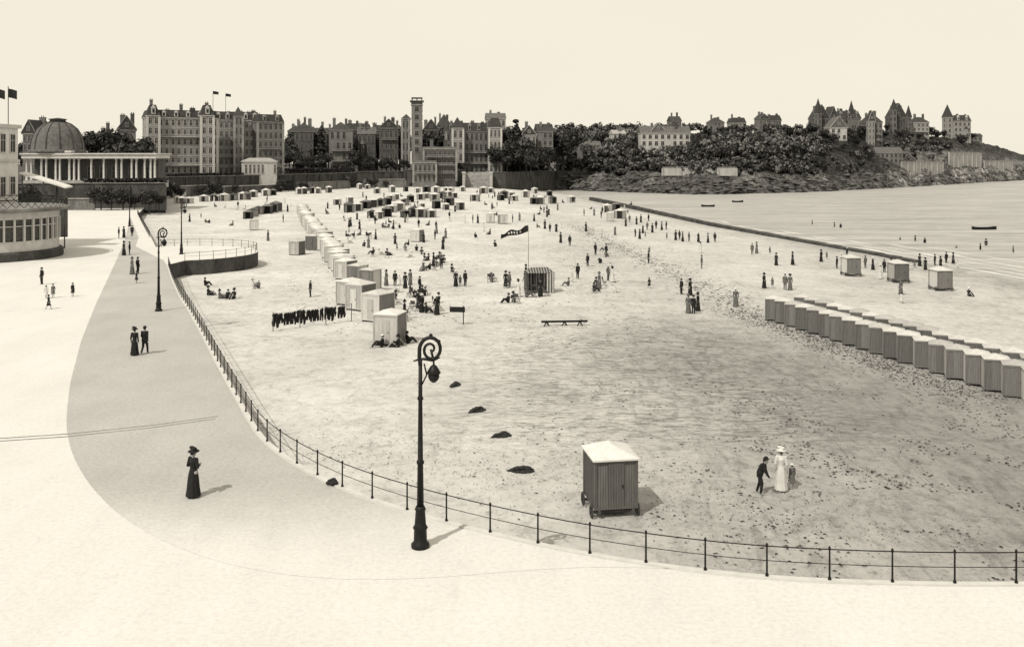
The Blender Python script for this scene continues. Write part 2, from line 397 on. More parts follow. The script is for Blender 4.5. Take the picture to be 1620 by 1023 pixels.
for i,(p,lb) in enumerate([((665,865),'tall black iron street lamp with scroll top nearest the camera'),((251,492),'black scroll street lamp beside the upper end of the near railing'),((287,402),'black street lamp beside the rounded beach platform'),((205,358),'farthest street lamp, by the left pavilion approach')]):
    o=L0 if i==0 else dup(L0); q=W(*p,0); o.location=q; o['label']=lb; o['group']='street lamps along the promenade'; o.rotation_euler[2]=[0,R(10),R(30),R(60)][i]
# ---------------------------------------------------------------- bathing cabins
def cabin(wall,side,roof,wheels,w=1.58,d=1.75,h=1.8,rh=.42,e=.1):
    o=thing('bathing_cabin','','bathing cabin'); fl=.34 if wheels else .12
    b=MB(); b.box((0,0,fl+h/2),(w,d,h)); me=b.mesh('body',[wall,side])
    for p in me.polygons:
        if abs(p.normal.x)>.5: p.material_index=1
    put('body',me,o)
    b=MB(); a=w/2+e; c=d/2+e; z=fl+h; k=d*.16
    b.add([(-a,-c,z),(a,-c,z),(a,c,z),(-a,c,z),(-a,-c,z+.06),(a,-c,z+.06),(a,c,z+.06),(-a,c,z+.06),(0,-k,z+rh),(0,k,z+rh)],
      [(3,2,1,0),(0,1,5,4),(1,2,6,5),(2,3,7,6),(3,0,4,7),(4,5,8),(5,6,9,8),(6,7,9),(7,4,8,9)])
    b.build('roof',roof,o)
    b=MB(); b.box((0,-d/2-.02,fl+.9),(.62,.035,1.6)); 
    dr=b.build('door',wall,o)
    b=MB(); b.box((.24,-d/2-.055,fl+.85),(.03,.04,.12)); b.build('handle',M['iron'],dr)
    for y in (-d/2,d/2):
        b=MB()
        for x in(-w/2,w/2): b.box((x,y,fl+h/2),(.09,.09,h-.02))
        b.box((0,y,z-.06),(w-.085,.07,.1)); b.box((0,y,fl+.06),(w-.085,.07,.1))
        b.build('corner_trim',wall,o)
    b=MB()
    for x in(-w/2+.15,w/2-.15): b.box((x,0,fl-.06),(.1,d+.15,.115))
    for y in(-d/2+.2,d/2-.2): b.box((0,y,fl-.13),(w+.12,.09,.08))
    b.build('base_frame',M['wood'],o)
    if wheels:
        b=MB(); r=.235; n=18; pts=[(0,r*math.cos(2*math.pi*i/n),r*math.sin(2*math.pi*i/n)) for i in range(n+1)]
        b.tube(pts,.028,6,cap=False)
        for i in range(8): q=2*math.pi*i/8; b.tube([(0,0,0),(0,r*math.cos(q),r*math.sin(q))],.014,4)
        wm=b.mesh('wheel',M['wheel']); b=MB(); b.tube([(-.07,0,0),(.07,0,0)],.05,8); hm=b.mesh('hub',M['wheel'])
        for x in(-w/2-.1,w/2+.1):
            for y in(-d/2+.2,d/2-.2):
                q=put('wheel',wm,o,(x,y,r+.01)); put('hub',hm,q)
    return o
def place(proto,used,p,rz,sc_,label,group):
    o=proto if not used else dup(proto)
    o.location=p; o.rotation_euler[2]=rz; o.scale=(sc_,)*3; o['label']=label
    if group: o['group']=group
    return o
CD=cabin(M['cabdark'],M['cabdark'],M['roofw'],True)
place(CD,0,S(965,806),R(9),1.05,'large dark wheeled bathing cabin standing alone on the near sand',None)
CG=cabin(M['cabgrey'],M['cabgreylit'],M['roofw'],True)
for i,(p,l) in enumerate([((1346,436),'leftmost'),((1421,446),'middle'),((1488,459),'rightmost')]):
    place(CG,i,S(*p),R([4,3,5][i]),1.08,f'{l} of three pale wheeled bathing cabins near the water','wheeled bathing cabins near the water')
CB=cabin(M['cabgrey'],M['cabgreylit'],M['roofr'],False,1.42,1.26,1.82,.27,.05)
a=S(1225,506); b_=S(1607,627); nB=18; dr=(b_-a)
k=0
for row in(0,1):
    for i in range(nB+(2 if row==0 else 3)):
        p=a+dr*(i/(nB-1)); p=p+Vector((random.uniform(-.05,.05),random.uniform(-.05,.05),0))
        if row: p=p+Vector((2.9,1.0,0))
        p.z=G(p.x,p.y)
        o=place(CB,k,p,R(-20)+R(random.uniform(-3,3)),1.0+random.uniform(-.025,.025),f'{nth(i)} white roofed cabin from far end of the right {"front" if row==0 else "back"} row','bathing cabins in the double row at right'); k+=1
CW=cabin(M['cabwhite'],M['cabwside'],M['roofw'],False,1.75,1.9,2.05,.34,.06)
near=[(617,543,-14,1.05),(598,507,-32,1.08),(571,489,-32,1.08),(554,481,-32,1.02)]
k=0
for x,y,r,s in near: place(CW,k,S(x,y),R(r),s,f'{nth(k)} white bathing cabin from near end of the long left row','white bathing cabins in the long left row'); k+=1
for x,y in((586,460),(566,452)):
    o=dup(CB); o.location=S(x,y); o.rotation_euler[2]=R(-28); o.scale=(1.15,)*3; o['label']=('right' if x>580 else 'left')+' of two grey cabins behind the nearest white cabins'; o['group']='grey cabins behind the nearest white cabins'
pts=[S(x,y) for x,y in((549,441),(534,420),(522,403),(512,389),(501,375),(491,361),(483,348),(479,338))]
for p in resample([Vector((q.x,q.y,0)) for q in pts],2.7):
    p=p+Vector((random.uniform(-.2,.2),random.uniform(-.15,.15),0)); p.z=G(p.x,p.y)
    place(CW,k,p,R(-32+random.uniform(-6,6)),.95*random.uniform(.92,1.05),f'{nth(k)} white bathing cabin from near end of the long left row','white bathing cabins in the long left row'); k+=1
singles=[(470,403,'pale bathing cabin alone left of the long cabin row'),(402,364,'small bathing cabin standing below the dark tent row at left'),(660,382,'small bathing cabin alone in the middle of the beach'),(795,354,'white cabin beside people at the upper middle beach'),(776,352,'white cabin left of its twin at the upper middle beach'),(965,350,'white cabin beside the breakwater end')]
for x,y,l in singles:
    o=place(CW,1,S(x,y),R(random.uniform(-25,25)),.9,l,None); del o['group']
CGs=dup(CB); CGs.location=S(494,395); CGs.rotation_euler[2]=R(-10); CGs.scale=(1.1,)*3; CGs['label']='grey sided cabin just right of the lone pale cabin'; del CGs['group']
# ---------------------------------------------------------------- canvas tents
def tent(wall,roof):
    o=thing('beach_tent','','beach tent')
    b=MB()
    for s_ in(-1,1): b.box((s_*.95,0,.9),(.03,1.93,1.8))
    b.box((0,.95,.9),(1.9,.03,1.8)); b.box((-.66,-.95,.9),(.58,.03,1.8)); b.build('canvas_wall',wall,o)
    b=MB(); b.add([(-1.05,-1.05,1.78),(1.05,-1.05,1.78),(1.05,1.05,1.78),(-1.05,1.05,1.78),(-1.02,-1.0,1.86),(1.02,-1,1.86),(1.02,1,1.86),(-1.02,1,1.86),(0,0,2.35)],[(3,2,1,0),(0,1,5,4),(1,2,6,5),(2,3,7,6),(3,0,4,7),(4,5,8),(5,6,8),(6,7,8),(7,4,8)]); b.build('canvas_roof',roof,o)
    for x in(-.98,.98):
        for y in(-.98,.98): b=MB(); b.tube([(x,y,0),(x,y,1.8)],.03,5); b.build('pole',M['wood'],o)
    return o
TP=[tent(M['canvas'],M['canvas']),tent(M['str'],M['canvas']),tent(M['canvasd'],M['strd']),tent(M['strd'],M['canvasd'])]; TU=[0,0,0,0]
TN=['white canvas tent','striped canvas tent','dark canvas tent','dark striped tent']
tc_=[('in the group at far left sand',[(280,321,0),(292,322,0),(304,322,1)]),
('in the row below the big hotel',[(326,319,1),(337,318,2),(347,318,0),(358,318,1),(369,317,3),(380,316,0),(390,316,2),(402,312,1),(416,310,0),(430,309,2)]),
('against the dark wall below the hotel',[(290,311,0),(301,310,1),(313,309,0),(332,308,0),(344,307,2),(398,304,0),(410,303,1),(444,302,0),(456,301,1)]),
('in the dark row left of the cabins',[(393,346,2),(400,343,3),(407,341,2),(415,339,3),(422,338,2),(430,336,3),(438,334,2)]),
('below the villas at the back beach',[(476,307,0),(485,307,1),(494,306,2),(506,306,0),(517,305,1),(568,299,0),(580,299,1)]),
('in the upper middle tent row',[(538,324,1),(548,336,3),(557,334,2),(566,334,1),(575,332,3),(584,330,2),(593,328,1),(602,326,3),(611,324,2),(552,322,0)]),
('in the far tents right of middle',[(618,318,1),(629,316,0),(640,325,3),(652,320,2),(664,316,1),(675,314,0),(684,318,1),(695,314,3),(706,312,0),(713,325,2),(722,313,1)]),
('in the cluster right of the cabin row',[(640,344,2),(650,343,3),(664,344,1),(683,344,1),(672,341,2)]),
('in the far tents below the slipway',[(735,303,0),(748,318,1),(762,306,1),(790,317,2),(799,314,3),(808,313,0),(816,318,1),(828,312,0)]),
('near the rocks at the beach end',[(848,323,2),(858,323,0),(870,322,3),(900,320,1),(984,346,1),(975,333,2),(958,336,0)]),
('in the scattered farthest tents',[(600,306,1),(622,304,0),(644,303,3),(660,305,0),(678,304,2),(690,305,0),(702,304,1),(716,305,0),(780,305,1),(845,306,0),(870,310,2)]),
('in the thin row above mid beach',[(590,345,3),(602,346,0),(612,343,2),(624,336,1),(634,334,0),(696,330,2),(706,332,1),(662,331,0),(728,332,1)])]
for ph,L in tc_:
    for i,(x,y,kk) in enumerate(sorted(L)):
        place(TP[kk],TU[kk],S(x,y)+Vector((random.uniform(-1,1),0,0)),R(random.uniform(-35,25)),random.uniform(.82,1.12),f'{TN[kk]}, {ordl(i)} {ph}','canvas beach tents'); TU[kk]=1
# awning kiosk amid people
o=thing('beach_stall','dark open stall with striped curtains among the people at mid beach','stall',S(853,462),R(8))
b=MB(); b.add([(-1.5,-1,2.1),(1.5,-1,2.1),(1.5,1,2.1),(-1.5,1,2.1),(-.9,0,2.6),(.9,0,2.6)],[(0,1,5,4),(1,2,5),(2,3,4,5),(3,0,4),(3,2,1,0)]); b.build('roof',M['strd'],o)
for x in(-1.4,-.45,.45,1.4):
    for y in(-.9,.9): b=MB(); b.tube([(x,y,0),(x,y,2.1)],.04,6); b.build('pole',M['wood'],o)
for c_,d_ in(((0,.94,1.05),(2.7,.03,2)),((1.0,-.95,1.05),(.75,.03,2)),((-1.45,0,1.05),(.03,1.75,2))):
    b=MB(); b.box(c_,d_); b.build('curtain',M['str'],o)
b=MB(); b.box((-.3,-.5,.8),(1.4,.5,.06)); b.box((-.9,-.5,.39),(.06,.45,.78)); b.box((.3,-.5,.39),(.06,.45,.78)); b.build('counter',M['wood'],o)
# pennant
fp=S(836,446); o=thing('flagpole','tall thin flagpole on mid beach flying a long dark pennant','flagpole',fp)
b=MB(); b.tube([(0,0,0),(0,0,6.3)],[.035,.018],6); b.build('pole',M['wood'],o)
b=MB(); vs=[];fs=[];n=20
def pn(t): return -.03-3.1*t,.28*math.sin(t*10),5.95-.75*t+.10*math.sin(t*11+1)
for i in range(n+1):
    t=i/n; x,yy,zc=pn(t); hh=.34*(1-.3*t)+.06*math.sin(t*13)
    vs+=[(x,yy,zc-hh),(x+.05*math.sin(t*7),yy+.05,zc+hh)]
for i in range(n): fs.append((2*i,2*i+1,2*i+3,2*i+2))
b.add(vs,fs); fl=b.build('pennant',M['cd'],o,True)
for i,t in enumerate((.26,.38,.48,.58,.68)):
    x,yy,zc=pn(t); x2,y2,z2=pn(t+.05)
    b=MB(); hh=.12+.04*(i%2); b.add([(x,yy-.06,zc-hh),(x2,y2-.06,z2-hh*.5),(x2,y2-.04,z2+hh),(x,yy-.04,zc+hh*.5)],[(0,1,2,3)]); b.build('mark',M['cl'],fl)
# clothes line
A=S(432,524); B=S(556,508)
o=thing('clothes_line','sagging clothes line on posts left of the near cabins','clothes line',A)
for t in(0,.33,.66,1): b=MB(); p=(B-A)*t; b.tube([p,p+Vector((0,0,1.55))],.035,6); b.build('post',M['wood'],o)
b=MB(); b.tube([(B-A)*t+Vector((0,0,1.48-.08*abs(math.sin(t*3*math.pi)))) for t in [i/30 for i in range(31)]],.012,4); b.build('rope',M['wood'],o)
def garment(w,h,seed):
    b=MB(); n=6; vs=[];fs=[]; rd=random.Random(seed)
    rows=[(0,.55),(.12,.95*rd.uniform(.8,1.1)),(.3,.75),(.5,.85),(.62,rd.uniform(.8,1.15))]
    for z,wd in rows:
        for i in range(n+1):
            x=(i/n-.5)*w*wd; vs.append((x,.06*math.sin(i*2.1+z*5),-z*h+rd.uniform(-.03,.03)))
    for j in range(len(rows)-1):
        for i in range(n): fs.append((j*(n+1)+i,j*(n+1)+i+1,(j+1)*(n+1)+i+1,(j+1)*(n+1)+i))
    b.add(vs,fs); lo=4*(n+1)
    L1=h*rd.uniform(.85,1.05); L2=h*rd.uniform(.85,1.1)
    b.v+= [(-w*.42,.05,-L1),(-w*.08,.02,-L1-.03),(w*.1,.02,-L2),(w*.4,.05,-L2+.03)]; q=len(b.v)
    b.f+=[(lo,lo+3,q-3,q-4),(lo+3,lo+6,q-1,q-2)]; b.m+=[0,0]
    return b.mesh('bathing_costume',M['cd'])
GM=[garment(random.uniform(.4,.65),random.uniform(.8,1.15),i) for i in range(6)]
rzl=math.atan2((B-A).y,(B-A).x)
for i in range(16):
    t=.03+i*.058+random.uniform(-.012,.012); p=A+(B-A)*t+Vector((0,-.02,1.45-.08*abs(math.sin(t*3*math.pi))))
    g=put('bathing_costume',GM[i%6],None,p,rzl+random.uniform(-.4,.4)); tag(g,f'dark bathing costume, {ordl(i)} on the clothes line','bathing costume','costumes hung on the clothes line')
# trestle beam, board
p=S(893,515); o=thing('trestle_beam','long dark beam lying on low trestles in the middle sand','beam',p,R(5))
b=MB(); b.box((0,0,.36),(3.9,.18,.16)); b.build('beam',M['iron'],o)
for x in(-1.5,0,1.3):
    b=MB(); b.tube([(x-.25,-.2,0),(x,0,.34)],.05,5); b.tube([(x+.25,.2,0),(x,0,.34)],.05,5); b.tube([(x,-.6,.26),(x,.6,.26)],.04,5); b.build('trestle',M['iron'],o)
p=S(733,514); o=thing('notice_board','dark notice board on a post right of the cabin row','notice board',p,R(-6))
b=MB(); b.tube([(0,0,0),(0,0,1.6)],.05,6); b.build('post',M['wood'],o); b=MB(); b.box((-.5,-.06,1.3),(1.3,.04,.45)); b.build('board',M['cd'],o)
# chairs
def chair():
    o=thing('folding_chair','','chair')
    b=MB()
    for x in(-.24,.24):
        b.tube([(x,-.25,0),(x,.12,.5),(x,.25,1.0)],.02,5); b.tube([(x,.28,0),(x,-.22,.45)],.02,5)
    b.tube([(-.24,.25,.98),(.24,.25,.98)],.02,5); b.build('frame',M['wood'],o)
    b=MB(); b.box((0,-.03,.44),(.46,.42,.025)); b.build('seat',M['canvasd'],o)
    b=MB(); b.box((0,.235,.8),(.46,.02,.3)); b.build('backrest',M['canvasd'],o); return o
CH=chair()
for i,(x,y) in enumerate([(648,470),(655,492),(678,494),(690,496),(640,508),(688,485),(775,447),(783,446),(818,480),(940,464),(956,452),(800,456),(590,406),(612,408),(560,378),(585,377),(672,428),(688,428),(845,470),(865,468)]):
    o=place(CH,i,S(x,y),random.uniform(0,6.28),1,f'dark folding chair, {nth(i)} counting from the near left cabin group','folding chairs scattered on the beach')
# weed clumps
def clump(r,h,seed):
    b=MB(); rnd=random.Random(seed)
    for i in range(70):
        a=rnd.uniform(0,6.28); q=r*math.sqrt(rnd.random()); x,y=q*math.cos(a),q*.55*math.sin(a); z=h*(1-(q/r)**2)*rnd.random()
        s_=rnd.uniform(.05,.13)
        b.ell((x,y,z),(s_*1.7,s_,s_*.7),6)
    return b.mesh('seaweed_clump',M['weed'],True)
cl=[clump(.5,.2,1),clump(.42,.2,2)]
for i,(x,y,l) in enumerate([(825,745,'nearest dark seaweed clump left of the wheeled cabin'),(794,690,'dark seaweed clump second nearest in the diagonal trail'),(755,650,'dark seaweed clump third in the diagonal trail'),(720,610,'dark seaweed clump farthest, by the lamp lantern')]):
    tag(put('seaweed_clump',cl[i%2],None,S(x,y),.4*i),l,'seaweed','seaweed clumps in a diagonal trail')
g=tag(put('seaweed_clump',cl[1],None,W(526,768,0)+Vector((0,0,.1))),'small dark stain, built as a clump on the promenade by the railing','seaweed'); g.scale=(.4,.4,.8)  # dark stain on the paving, built with the seaweed clump mesh
b=MB(); rnd=random.Random(5)
def fleck(x,y,s_):
    z=G(x,y)+.07*noise.noise(Vector((x*.35,y*.35,3)))+.02; a=rnd.gauss(0,.6); c_,q_=math.cos(a)*s_,math.sin(a)*s_
    b.add([(x-c_,y-q_,z),(x+q_*.4,y-c_*.4,z+.02),(x+c_,y+q_,z),(x-q_*.4,y+c_*.4,z+.03)],[(0,1,2,3)])
for i in range(2600):
    t=rnd.random(); x=30.5-7.5*t+rnd.gauss(-2.6,1.3); y=56+33*t+rnd.gauss(0,1.5); fleck(x,y,rnd.uniform(.03,.12))
for i in range(6500):
    x=rnd.gauss(19,9); y=rnd.gauss(42,10)
    if y>31 and noise.noise(Vector((x*.25,y*.25,0)))+.5*noise.noise(Vector((x,y,0)))>.12: fleck(x,y,rnd.uniform(.03,.11))
for i in range(1600):
    t=rnd.random(); x=-11+26*t+rnd.gauss(0,3.0); y=44-11*t+abs(rnd.gauss(0,5))
    if y>30.5: fleck(x,y,rnd.uniform(.02,.06))
for i in range(1500):
    t=rnd.random(); x=22-8*t+rnd.gauss(0,1.5); y=88+110*t+rnd.gauss(0,2); fleck(x,y,rnd.uniform(.08,.22))
for i in range(4500):
    y=rnd.uniform(70,300); x=rnd.uniform(-.22*y-2,.12*y+10); 
    if noise.noise(Vector((x*.08,y*.04,5)))>-.05: fleck(x,y,rnd.uniform(.04,.15))
tag(b.build('seaweed_flecks',M['weed']),'scattered dark seaweed flecks over the sand','seaweed',kind='stuff')
# breakwater
pts=[S(x,y) for x,y in [(935,317),(985,327),(1050,341),(1130,358),(1210,372),(1300,388),(1380,402),(1455,416)]]
b=MB()
P=resample(pts,2.5)
for i,(p,q) in enumerate(zip(P,P[1:])):
    m_=(p+q)/2; t=q-p; hh=1.5*(1-.62*i/len(P))
    b.box((m_.x,m_.y,G(m_.x,m_.y)+hh/2-.3),(t.length*1.04,1.5+.3*noise.noise(m_),hh+.15*noise.noise(m_*2)),math.atan2(t.y,t.x))
tag(b.build('breakwater',M['stone_dark']),'low dark breakwater running from the rocks along the waterline','breakwater')
# boats
def boat(L,label,p,rz):
    o=thing('rowing_boat',label,'boat',p,rz,)
    b=MB(); n=12; vs=[];fs=[]
    for i in range(n+1):
        t=i/n; w=.16*L*math.sin(math.pi*min(1,t*.93+.04))**.6; sh=.12+.25*(2*t-1)**2
        x=(t-.5)*L
        vs+=[(x,-w,.35+sh),(x,-w*.6,-.1),(x,0,-.2),(x,w*.6,-.1),(x,w,.35+sh)]
    for i in range(n):
        for j in range(4): fs.append((i*5+j,i*5+j+1,i*5+j+6,i*5+j+5))
    b.add(vs,fs); b.build('hull',M['boat'],o,True)
    for x in(-.2,.15):
        b=MB(); b.box((x*L,0,.3),(.2,.28*L,.04)); b.build('thwart',M['wood'],o)
    b=MB(); b.tube([(0,-.1*L,.5),(-.1*L,-.45*L,.0)],.025,5); b.build('oar',M['wood'],o)
    return o
boat(5.4,'long dark rowing boat afloat near the right edge',W(1557,363,SEA),R(4)); boat(4.2,'small dark boat afloat below the white headland villa',W(1120,327,SEA),R(-10)); boat(4,'small dark boat afloat right of its neighbour near the rocks',W(1167,320,SEA),R(8))
# ---------------------------------------------------------------- people
def fuse(b,name,vox,m,sm_=2):
    me=b.mesh('tmp',m); o=bpy.data.objects.new('tmp',me); C.objects.link(o)
    q=o.modifiers.new('r','REMESH'); q.mode='VOXEL'; q.voxel_size=vox
    if sm_: s_=o.modifiers.new('s','SMOOTH'); s_.iterations=sm_
    dg=bpy.context.evaluated_depsgraph_get(); dg.update()
    r=bpy.data.meshes.new_from_object(o.evaluated_get(dg)); r.name=name
    bpy.data.objects.remove(o); r.materials.clear(); r.materials.append(m)
    r.polygons.foreach_set('use_smooth',[True]*len(r.polygons)); return r
def V(*a): return Vector(a)
def pose(kind):
    J=dict(pel=V(0,0,.93),che=V(0,.0,1.25),neck=V(0,.01,1.42),head=V(0,-.015,1.58))
    for s_,n in((-1,'L'),(1,'R')):
        J['sh'+n]=V(.165*s_,.01,1.38); J['el'+n]=V(.22*s_,.04,1.10); J['wr'+n]=V(.23*s_,-.04,.86)
        J['hi'+n]=V(.09*s_,0,.9); J['kn'+n]=V(.095*s_,-.02,.49); J['an'+n]=V(.1*s_,.02,.09)
    if kind=='walk':
        J['knL']=V(-.09,-.18,.5); J['anL']=V(-.09,-.24,.1); J['knR']=V(.09,.03,.48); J['anR']=V(.09,.32,.15)
        J['elL']=V(-.22,.14,1.12); J['wrL']=V(-.22,.1,.87); J['elR']=V(.22,-.06,1.11); J['wrR']=V(.2,-.24,.93)
    if kind=='hold':
        J['elL']=V(-.25,.03,1.12); J['wrL']=V(-.08,-.2,1.12); J['elR']=V(.25,.03,1.12); J['wrR']=V(.07,-.2,1.08)
    if kind=='sit':
        dz=-.79
        for k in('pel','che','neck','head','shL','shR'): J[k]=J[k]+V(0,.0 if k=='pel' else .05,dz)
        for s_,n in((-1,'L'),(1,'R')):
            J['hi'+n]=V(.09*s_,-.02,.13); J['kn'+n]=V(.13*s_,-.4,.42); J['an'+n]=V(.12*s_,-.68,.1)
            J['el'+n]=V(.24*s_,-.1,.38); J['wr'+n]=V(.15*s_,-.33,.42)
    if kind=='lean':
        for k,v in(('che',V(.0,-.12,1.2)),('neck',V(0,-.2,1.35)),('head',V(0,-.28,1.48)),('shL',V(-.165,-.18,1.31)),('shR',V(.165,-.18,1.31)),('elL',V(-.2,-.3,1.05)),('wrL',V(-.18,-.45,.85)),('elR',V(.2,-.2,1.04)),('wrR',V(.2,-.3,.8))): J[k]=v
        J['knL']=V(-.1,-.12,.5); J['anL']=V(-.1,-.08,.09); J['knR']=V(.1,.03,.48); J['anR']=V(.1,.15,.09)
    return J
def limbs(b,J,g):
    b.cap(J['pel'],J['che'],.125+g,.13+g); b.cap(J['che'],J['neck']-V(0,0,.08),.13+g,.07+g)
    b.cap(J['hiL'],J['hiR'],.095+g,.095+g); b.cap(J['shL'],J['shR'],.058+g,.058+g)
    for n in'LR':
        b.cap(J['sh'+n],J['el'+n],.052+g,.04+g); b.cap(J['el'+n],J['wr'+n],.04+g,.028+g)
        b.cap(J['hi'+n],J['kn'+n],.085+g,.055+g); b.cap(J['kn'+n],J['an'+n],.055+g,.038+g)
def make_body(J):
    b=MB(); limbs(b,J,0)
    h=J['head']; b.cap(J['neck']-V(0,0,.04),h-V(0,-.01,.05),.052,.05)
    b.ell(h+V(0,.01,.02),(.074,.092,.1)); b.ell(h+V(0,-.025,-.055),(.052,.06,.06)); b.cap(h+V(0,-.085,.0),h+V(0,-.108,-.025),.011,.016,6)
    b.cap(h+V(-.02,-.088,-.06),h+V(.02,-.088,-.06),.009,.009,6)
    for s_ in(-1,1): b.ell(h+V(s_*.077,.012,-.005),(.014,.02,.033),8); b.ell(h+V(s_*.03,-.078,.018),(.014,.01,.008),6)
    for n,s_ in(('L',-1),('R',1)):
        d=(J['wr'+n]-J['el'+n]).normalized(); w=J['wr'+n]; sd=d.cross(V(1,0,0)); 
        if sd.length<.2: sd=V(0,0,1)
        sd.normalize(); nn=d.cross(sd)*(-s_)
        for k in(-1,0,1): b.cap(w+sd*.018*k,w+d*.08+sd*.025*k,.02,.017,6)
        for k,l in((-1.5,.055),(-.5,.07),(.5,.075),(1.5,.065)):
            p0=w+d*.085+sd*.021*k; p1=p0+d*l*.55+nn*.008; p2=p1+d*l*.45+nn*.022
            b.cap(p0,p1,.0098,.0092,6); b.cap(p1,p2,.0092,.008,6)
        p0=w+d*.025+sd*.03; p1=p0+d*.03+sd*.03; b.cap(p0,p1,.013,.011,6); b.cap(p1,p1+d*.03+nn*.012,.011,.009,6)
        a=J['an'+n]; b.cap(a-V(0,-.03,.035),a+V(s_*.02,-.15,-.055),.042,.03,8)
    return fuse(b,'body',.0085,M['skin'],1)
def make_suit(J,m):
    b=MB(); limbs(b,J,.022); z=J['pel']
    if J['pel'].z>.5: b.cap(z-V(0,0,.12),J['che'],.15,.15)
    return fuse(b,'suit',.013,m)
def make_dress(J,m,hem=.05,sit=False):
    b=MB(); b.cap(J['pel']+V(0,0,.08),J['che'],.12,.155); b.cap(J['che'],J['neck']-V(0,0,.08),.15,.08); b.cap(J['shL'],J['shR'],.075,.075)
    for n in'LR': b.cap(J['sh'+n],J['el'+n],.078,.058); b.cap(J['el'+n],J['wr'+n],.055,.036)
    if sit:
        b.cap(J['pel'],V(0,-.35,.3),.2,.17); b.cap(V(0,-.35,.28),V(0,-.62,.12),.18,.14); b.cap(J['pel'],V(0,-.45,.1),.2,.12)
    else:
        b.lathe([(.25,hem),(.26,hem+.04),(.225,.3+hem*.6),(.2,.62),(.17,.85),(.125,1.04),(.1,1.12)],c=(0,0,0),n=36,fold=.07,nf=9)
    return fuse(b,'dress',.013,m)
def hatm(kind,m):
    b=MB()
    if kind=='wide': b.lathe([(.02,-.0),(.19,-.02),(.21,.0),(.18,.02),(.12,.03),(.115,.1),(.08,.13),(.02,.14)],n=18); b.ell((.05,.03,.13),(.12,.07,.06)); b.ell((-.07,.04,.1),(.08,.07,.06))
    elif kind=='boater': b.lathe([(.02,0),(.155,-.005),(.155,.01),(.095,.012),(.095,.09),(.02,.095)],n=18)
    else: b.lathe([(.02,0),(.14,0),(.145,.015),(.1,.02),(.095,.07),(.06,.11),(.01,.12)],n=16)
    return b.mesh('hat',m,True)
b=MB(); b.ell((0,.03,.035),(.085,.09,.09)); b.ell((0,.1,.0),(.05,.045,.05)); HAIR=b.mesh('hair',M['hair'],True)
TON={'d':('dark',M['cd']),'m':('grey',M['cm']),'l':('white',M['cl'])}
def proto(kind):
    ps={'W':'stand','H':'hold','M':'stand','V':'walk','C':'stand','K':'walk','S':'sit','T':'sit','L':'lean'}[kind]
    J=pose(ps); o=thing('person','','person')
    put('body',make_body(J),o)
    if kind in'WHK': put('dress',make_dress(J,M['cd'],.05 if kind!='K' else .45),o)
    elif kind=='T': put('dress',make_dress(J,M['cd'],sit=True),o)
    elif kind=='C': put('dress',make_dress(J,M['cd'],.5),o)
    else: put('suit',make_suit(J,M['cd']),o)
    put('hair',HAIR,o,J['head'])
    hk='wide' if kind in'WHT' else ('boater' if kind in'MCKS' else 'bowler')
    put('hat',hatm(hk,M['cd']),o,J['head']+V(0,.005,.075))
    return o
PR={}
DESC={'W':'woman in long {} dress','H':'woman in long {} dress','M':'man in {} suit','V':'man in {} suit','C':'child in {} dress','K':'child in {} dress','S':'seated man in {} suit','T':'seated woman in {} dress','L':'leaning person in {} suit'}
SC={'C':.68,'K':.66}
def person(kind,tn,p,rz,label,group,s_=None):
    if kind not in PR: PR[kind]=proto(kind); o=PR[kind]
    else: o=dup(PR[kind])
    o.location=p; o.rotation_euler[2]=rz; k=(s_ or SC.get(kind,1)*random.uniform(.95,1.04)); o.scale=(k,k,k)
    o['label']=label
    if group: o['group']=group
    elif 'group' in o: del o['group']
    for c in KIDS[o.name]:
        nm=c.name.split('.')[0]
        if nm in('dress','suit','hat'):
            t_=tn if nm!='hat' else (tn if random.random()<.6 else random.choice('dl'))
            if len(tn)>1 and nm=='hat': t_=tn[1]
            c.material_slots[0].link='OBJECT'; c.material_slots[0].material=TON[t_[0]][1]
    return o
person('H','dd',W(306,786,0),R(150),'woman in black dress and wide black hat alone on near promenade',None,1.0)
person('W','dd',W(213,562,0),R(180),'woman in dark dress, left of the couple walking on promenade',None,.98)
person('V','dd',W(229,560,0),R(180),'man in dark suit, right of the couple walking on promenade',None,1)
person('L','dd',S(1202,780),R(60),'person in dark clothes leaning beside the woman in white',None,.95)
person('W','ll',S(1236,776),R(160),'woman in long white dress with pale hat on near right sand',None,1.03)
person('C','ml',S(1253,773),R(200),'small child in grey right of the woman in white',None,.62)
WALK=[('by the left pavilion corner',[(66,450,'M','d'),(73,472,'K','l'),(84,471,'C','m'),(77,489,'K','d'),(115,469,'C','d')]),
('at the far promenade, upper trio',[(188,377,'M','d'),(196,376,'W','d'),(209,374,'M','d')]),
('at the far promenade, middle pair',[(196,404,'W','d'),(205,403,'M','d')]),
('at the far promenade, nearer group',[(209,434,'W','m'),(218,433,'M','d'),(216,448,'C','d')])]
